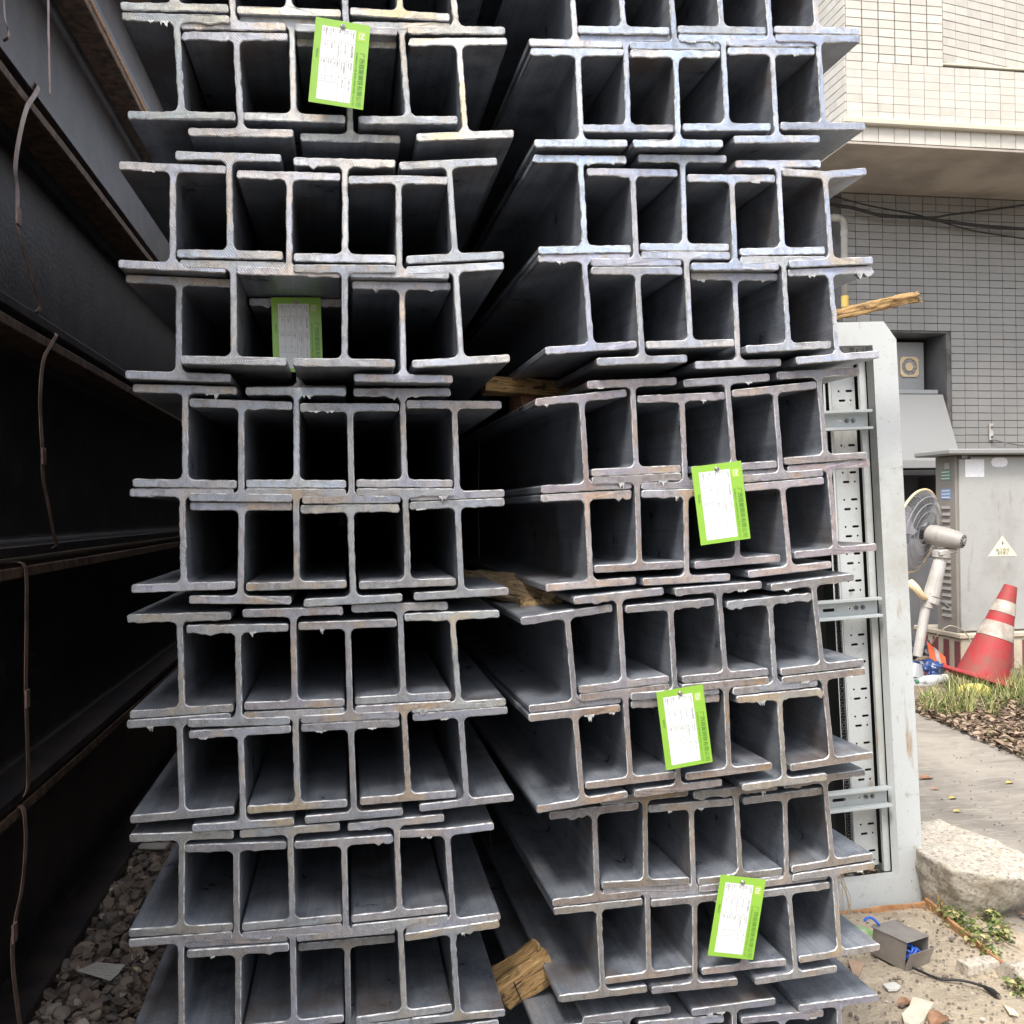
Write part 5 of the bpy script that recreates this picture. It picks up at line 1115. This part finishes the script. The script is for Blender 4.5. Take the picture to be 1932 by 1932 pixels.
weeds([(1872, 1742)], 90, 'weed tuft under the right side of the granite block', .02)
weeds([(1885, 1774)], 120, 'small weed tuft standing alone on the concrete', .016)
weeds([(1866, 1806)], 60, 'yellowish weed where the bars meet', .014, .03)
weeds([(1928, 1878)], 90, 'weed tuft at the right edge below the granite lump', .018)
mb = MB()
for q in range(9):
    a = at(1580+rg.uniform(-6, 10), 1652, YC-.03); b = at(1568+rg.uniform(-6, 40), 1735, YC-.10); mid = (a+b)/2+Vector((rg.uniform(-.02, .02), -.03, rg.uniform(-.01, .02))); P = curvy([a+Vector((0, .06, .01)), a, mid, b], 5); mb.tube(P, .0014, 4)
c = at(1580, 1652, YC); mb.v = [tuple(Vector(v)-c) for v in mb.v]; o = mb.build('dry_stems', simple('dry_straw', (.40, .34, .25), (.3, .25, .18), 9, .8, 0, 0)); o.location = c; tag(o, 'dry grass stems hanging over the lower rail of the cabinet', 'dry grass')
mb = MB()
for q in range(40): leafshape(mb, at(rg.uniform(1555, 1700), rg.uniform(1640, 1652), YC+.09+rg.random()*.1), rg.uniform(.03, .06), rg.uniform(.015, .03), rg.uniform(0, 6.3), rg.uniform(-.4, .4), rg.uniform(-.4, .4))
o = mb.build('leaf_litter', M['litter']); tag(o, 'dead leaves gathered inside the bottom of the open cabinet', 'leaf litter', kind='stuff')
for i, q in enumerate((((1870, 1746), (1890, 1748), (1915, 1744), (1928, 1748)), ((1848, 1762), (1880, 1760), (1895, 1752)), ((1886, 1768), (1905, 1782), (1925, 1790)))):
    P = curvy([gr(u, v, .04) for u, v in q], 5); c = P[0].copy(); mb = MB(); mb.tube([a-c for a in P], .0022, 5); o = mb.build('twig', M['wood2']); o.location = c; tag(o, ('upper thin twig on the concrete right of the weeds', 'middle thin twig touching the weeds', 'lower forked-looking twig near the right edge')[i], 'twig', 'twigs on the concrete')

# ---------------------------------------------------------------- rubble strip between the dark pile and the left stack
rg = random.Random(21); mb = MB(); LUMPS = []
for q in range(9):
    bm = bmesh.new(); bmesh.ops.create_icosphere(bm, subdivisions=2, radius=1)
    for v in bm.verts: v.co *= 1+.38*noise.noise(v.co*1.7+Vector((q*7, 0, 0)))+.14*noise.noise(v.co*5+Vector((0, q*5, 0))); v.co.z *= .62
    bm.verts.index_update(); LUMPS.append(([v.co.copy() for v in bm.verts], [tuple(v.index for v in f.verts) for f in bm.faces])); bm.free()
for n in range(7500):
    y = 1.9+8.9*rg.random()**1.9; x = rg.uniform(-.95, -.28); s = rg.uniform(.008, .026)*(1.3 if rg.random() < .15 else 1)
    hgt = .02+.03*rg.random()+.02*noise.noise(Vector((x*5, y*4, 0)))
    rm = Matrix.Rotation(rg.uniform(0, 6.3), 3, 'Z') @ Matrix.Rotation(rg.gauss(0, .45), 3, 'X') @ Matrix.Rotation(rg.gauss(0, .45), 3, 'Y')
    if rg.random() < .55:       # flake
        k = 7; ph = rg.random(); ou = [Vector((math.cos(2*math.pi*(i+ph)/k)*s*1.5*rg.uniform(.6, 1), math.sin(2*math.pi*(i+ph)/k)*s*1.1*rg.uniform(.6, 1), rg.uniform(-.006, .006))) for i in range(k)]
        vs = [rm @ v + Vector((x, y, hgt)) for v in ou]; vs2 = [v-Vector((0, 0, .003)) for v in vs]; mb.add(vs+vs2, [tuple(range(k)), tuple(range(k, 2*k))[::-1]]+[(i, k+i, k+(i+1) % k, (i+1) % k) for i in range(k)])
    else:
        lv_, lf_ = LUMPS[n % len(LUMPS)]; mb.add([rm @ (v*s) + Vector((x, y, hgt)) for v in lv_], lf_)
o = mb.build('rubble', M['debris']); tag(o, 'grey brown stones and rust flakes between the dark pile and the left stack', 'rubble', kind='stuff')
pa = [gr(u, v, .075) for u, v in ((145, 1831), (182, 1815), (236, 1820), (222, 1838), (208, 1850))]; c = sum(pa, Vector())/5; n = 5
me = mesh('paper_sheet', [q-c for q in pa]+[q-c-Vector((0, 0, .0012)) for q in pa], [tuple(range(5)), tuple(range(5, 10))[::-1]]+[(i, 5+i, 5+(i+1) % 5, (i+1) % 5) for i in range(5)]); ps = link('paper_sheet', me, M['paper']); ps.location = c; tag(ps, 'dirty white sheet of paper with faint writing on the rubble', 'paper')
mb = MB(); ex = (pa[2]-pa[1]).normalized(); ey = (pa[0]-pa[1]).normalized(); o0 = pa[1]-c
for k in range(6):
    for j in range(5):
        if rg.random() < .25: continue
        a = o0+ey*(.02+.020*k)+ex*(.022+.03*j); b = a+ex*rg.uniform(.012, .026)
        mb.add([a+Vector((0, 0, .0004)), b+Vector((0, 0, .0004)), b+ey*.0018+Vector((0, 0, .0004)), a+ey*.0018+Vector((0, 0, .0004))], [(0, 1, 2, 3)])
mb.build('handwriting', M['inkgrey'], ps)
p = gr(252, 1836, .03); blob('foam_scrap', p, (.05, .05, .04), M['cream'], 'small yellowish foam scrap on the rubble by the left stack', 'scrap', 5, .2, 2)
p = gr(268, 1598, .07); o = timber('paper_scrap', p+Vector((.05, 0, 0)), (.12, .05, .012), (0, 0, R(-10)), M['paper'], 'grey white scrap far back on the rubble strip', 'scrap', amp=.003)
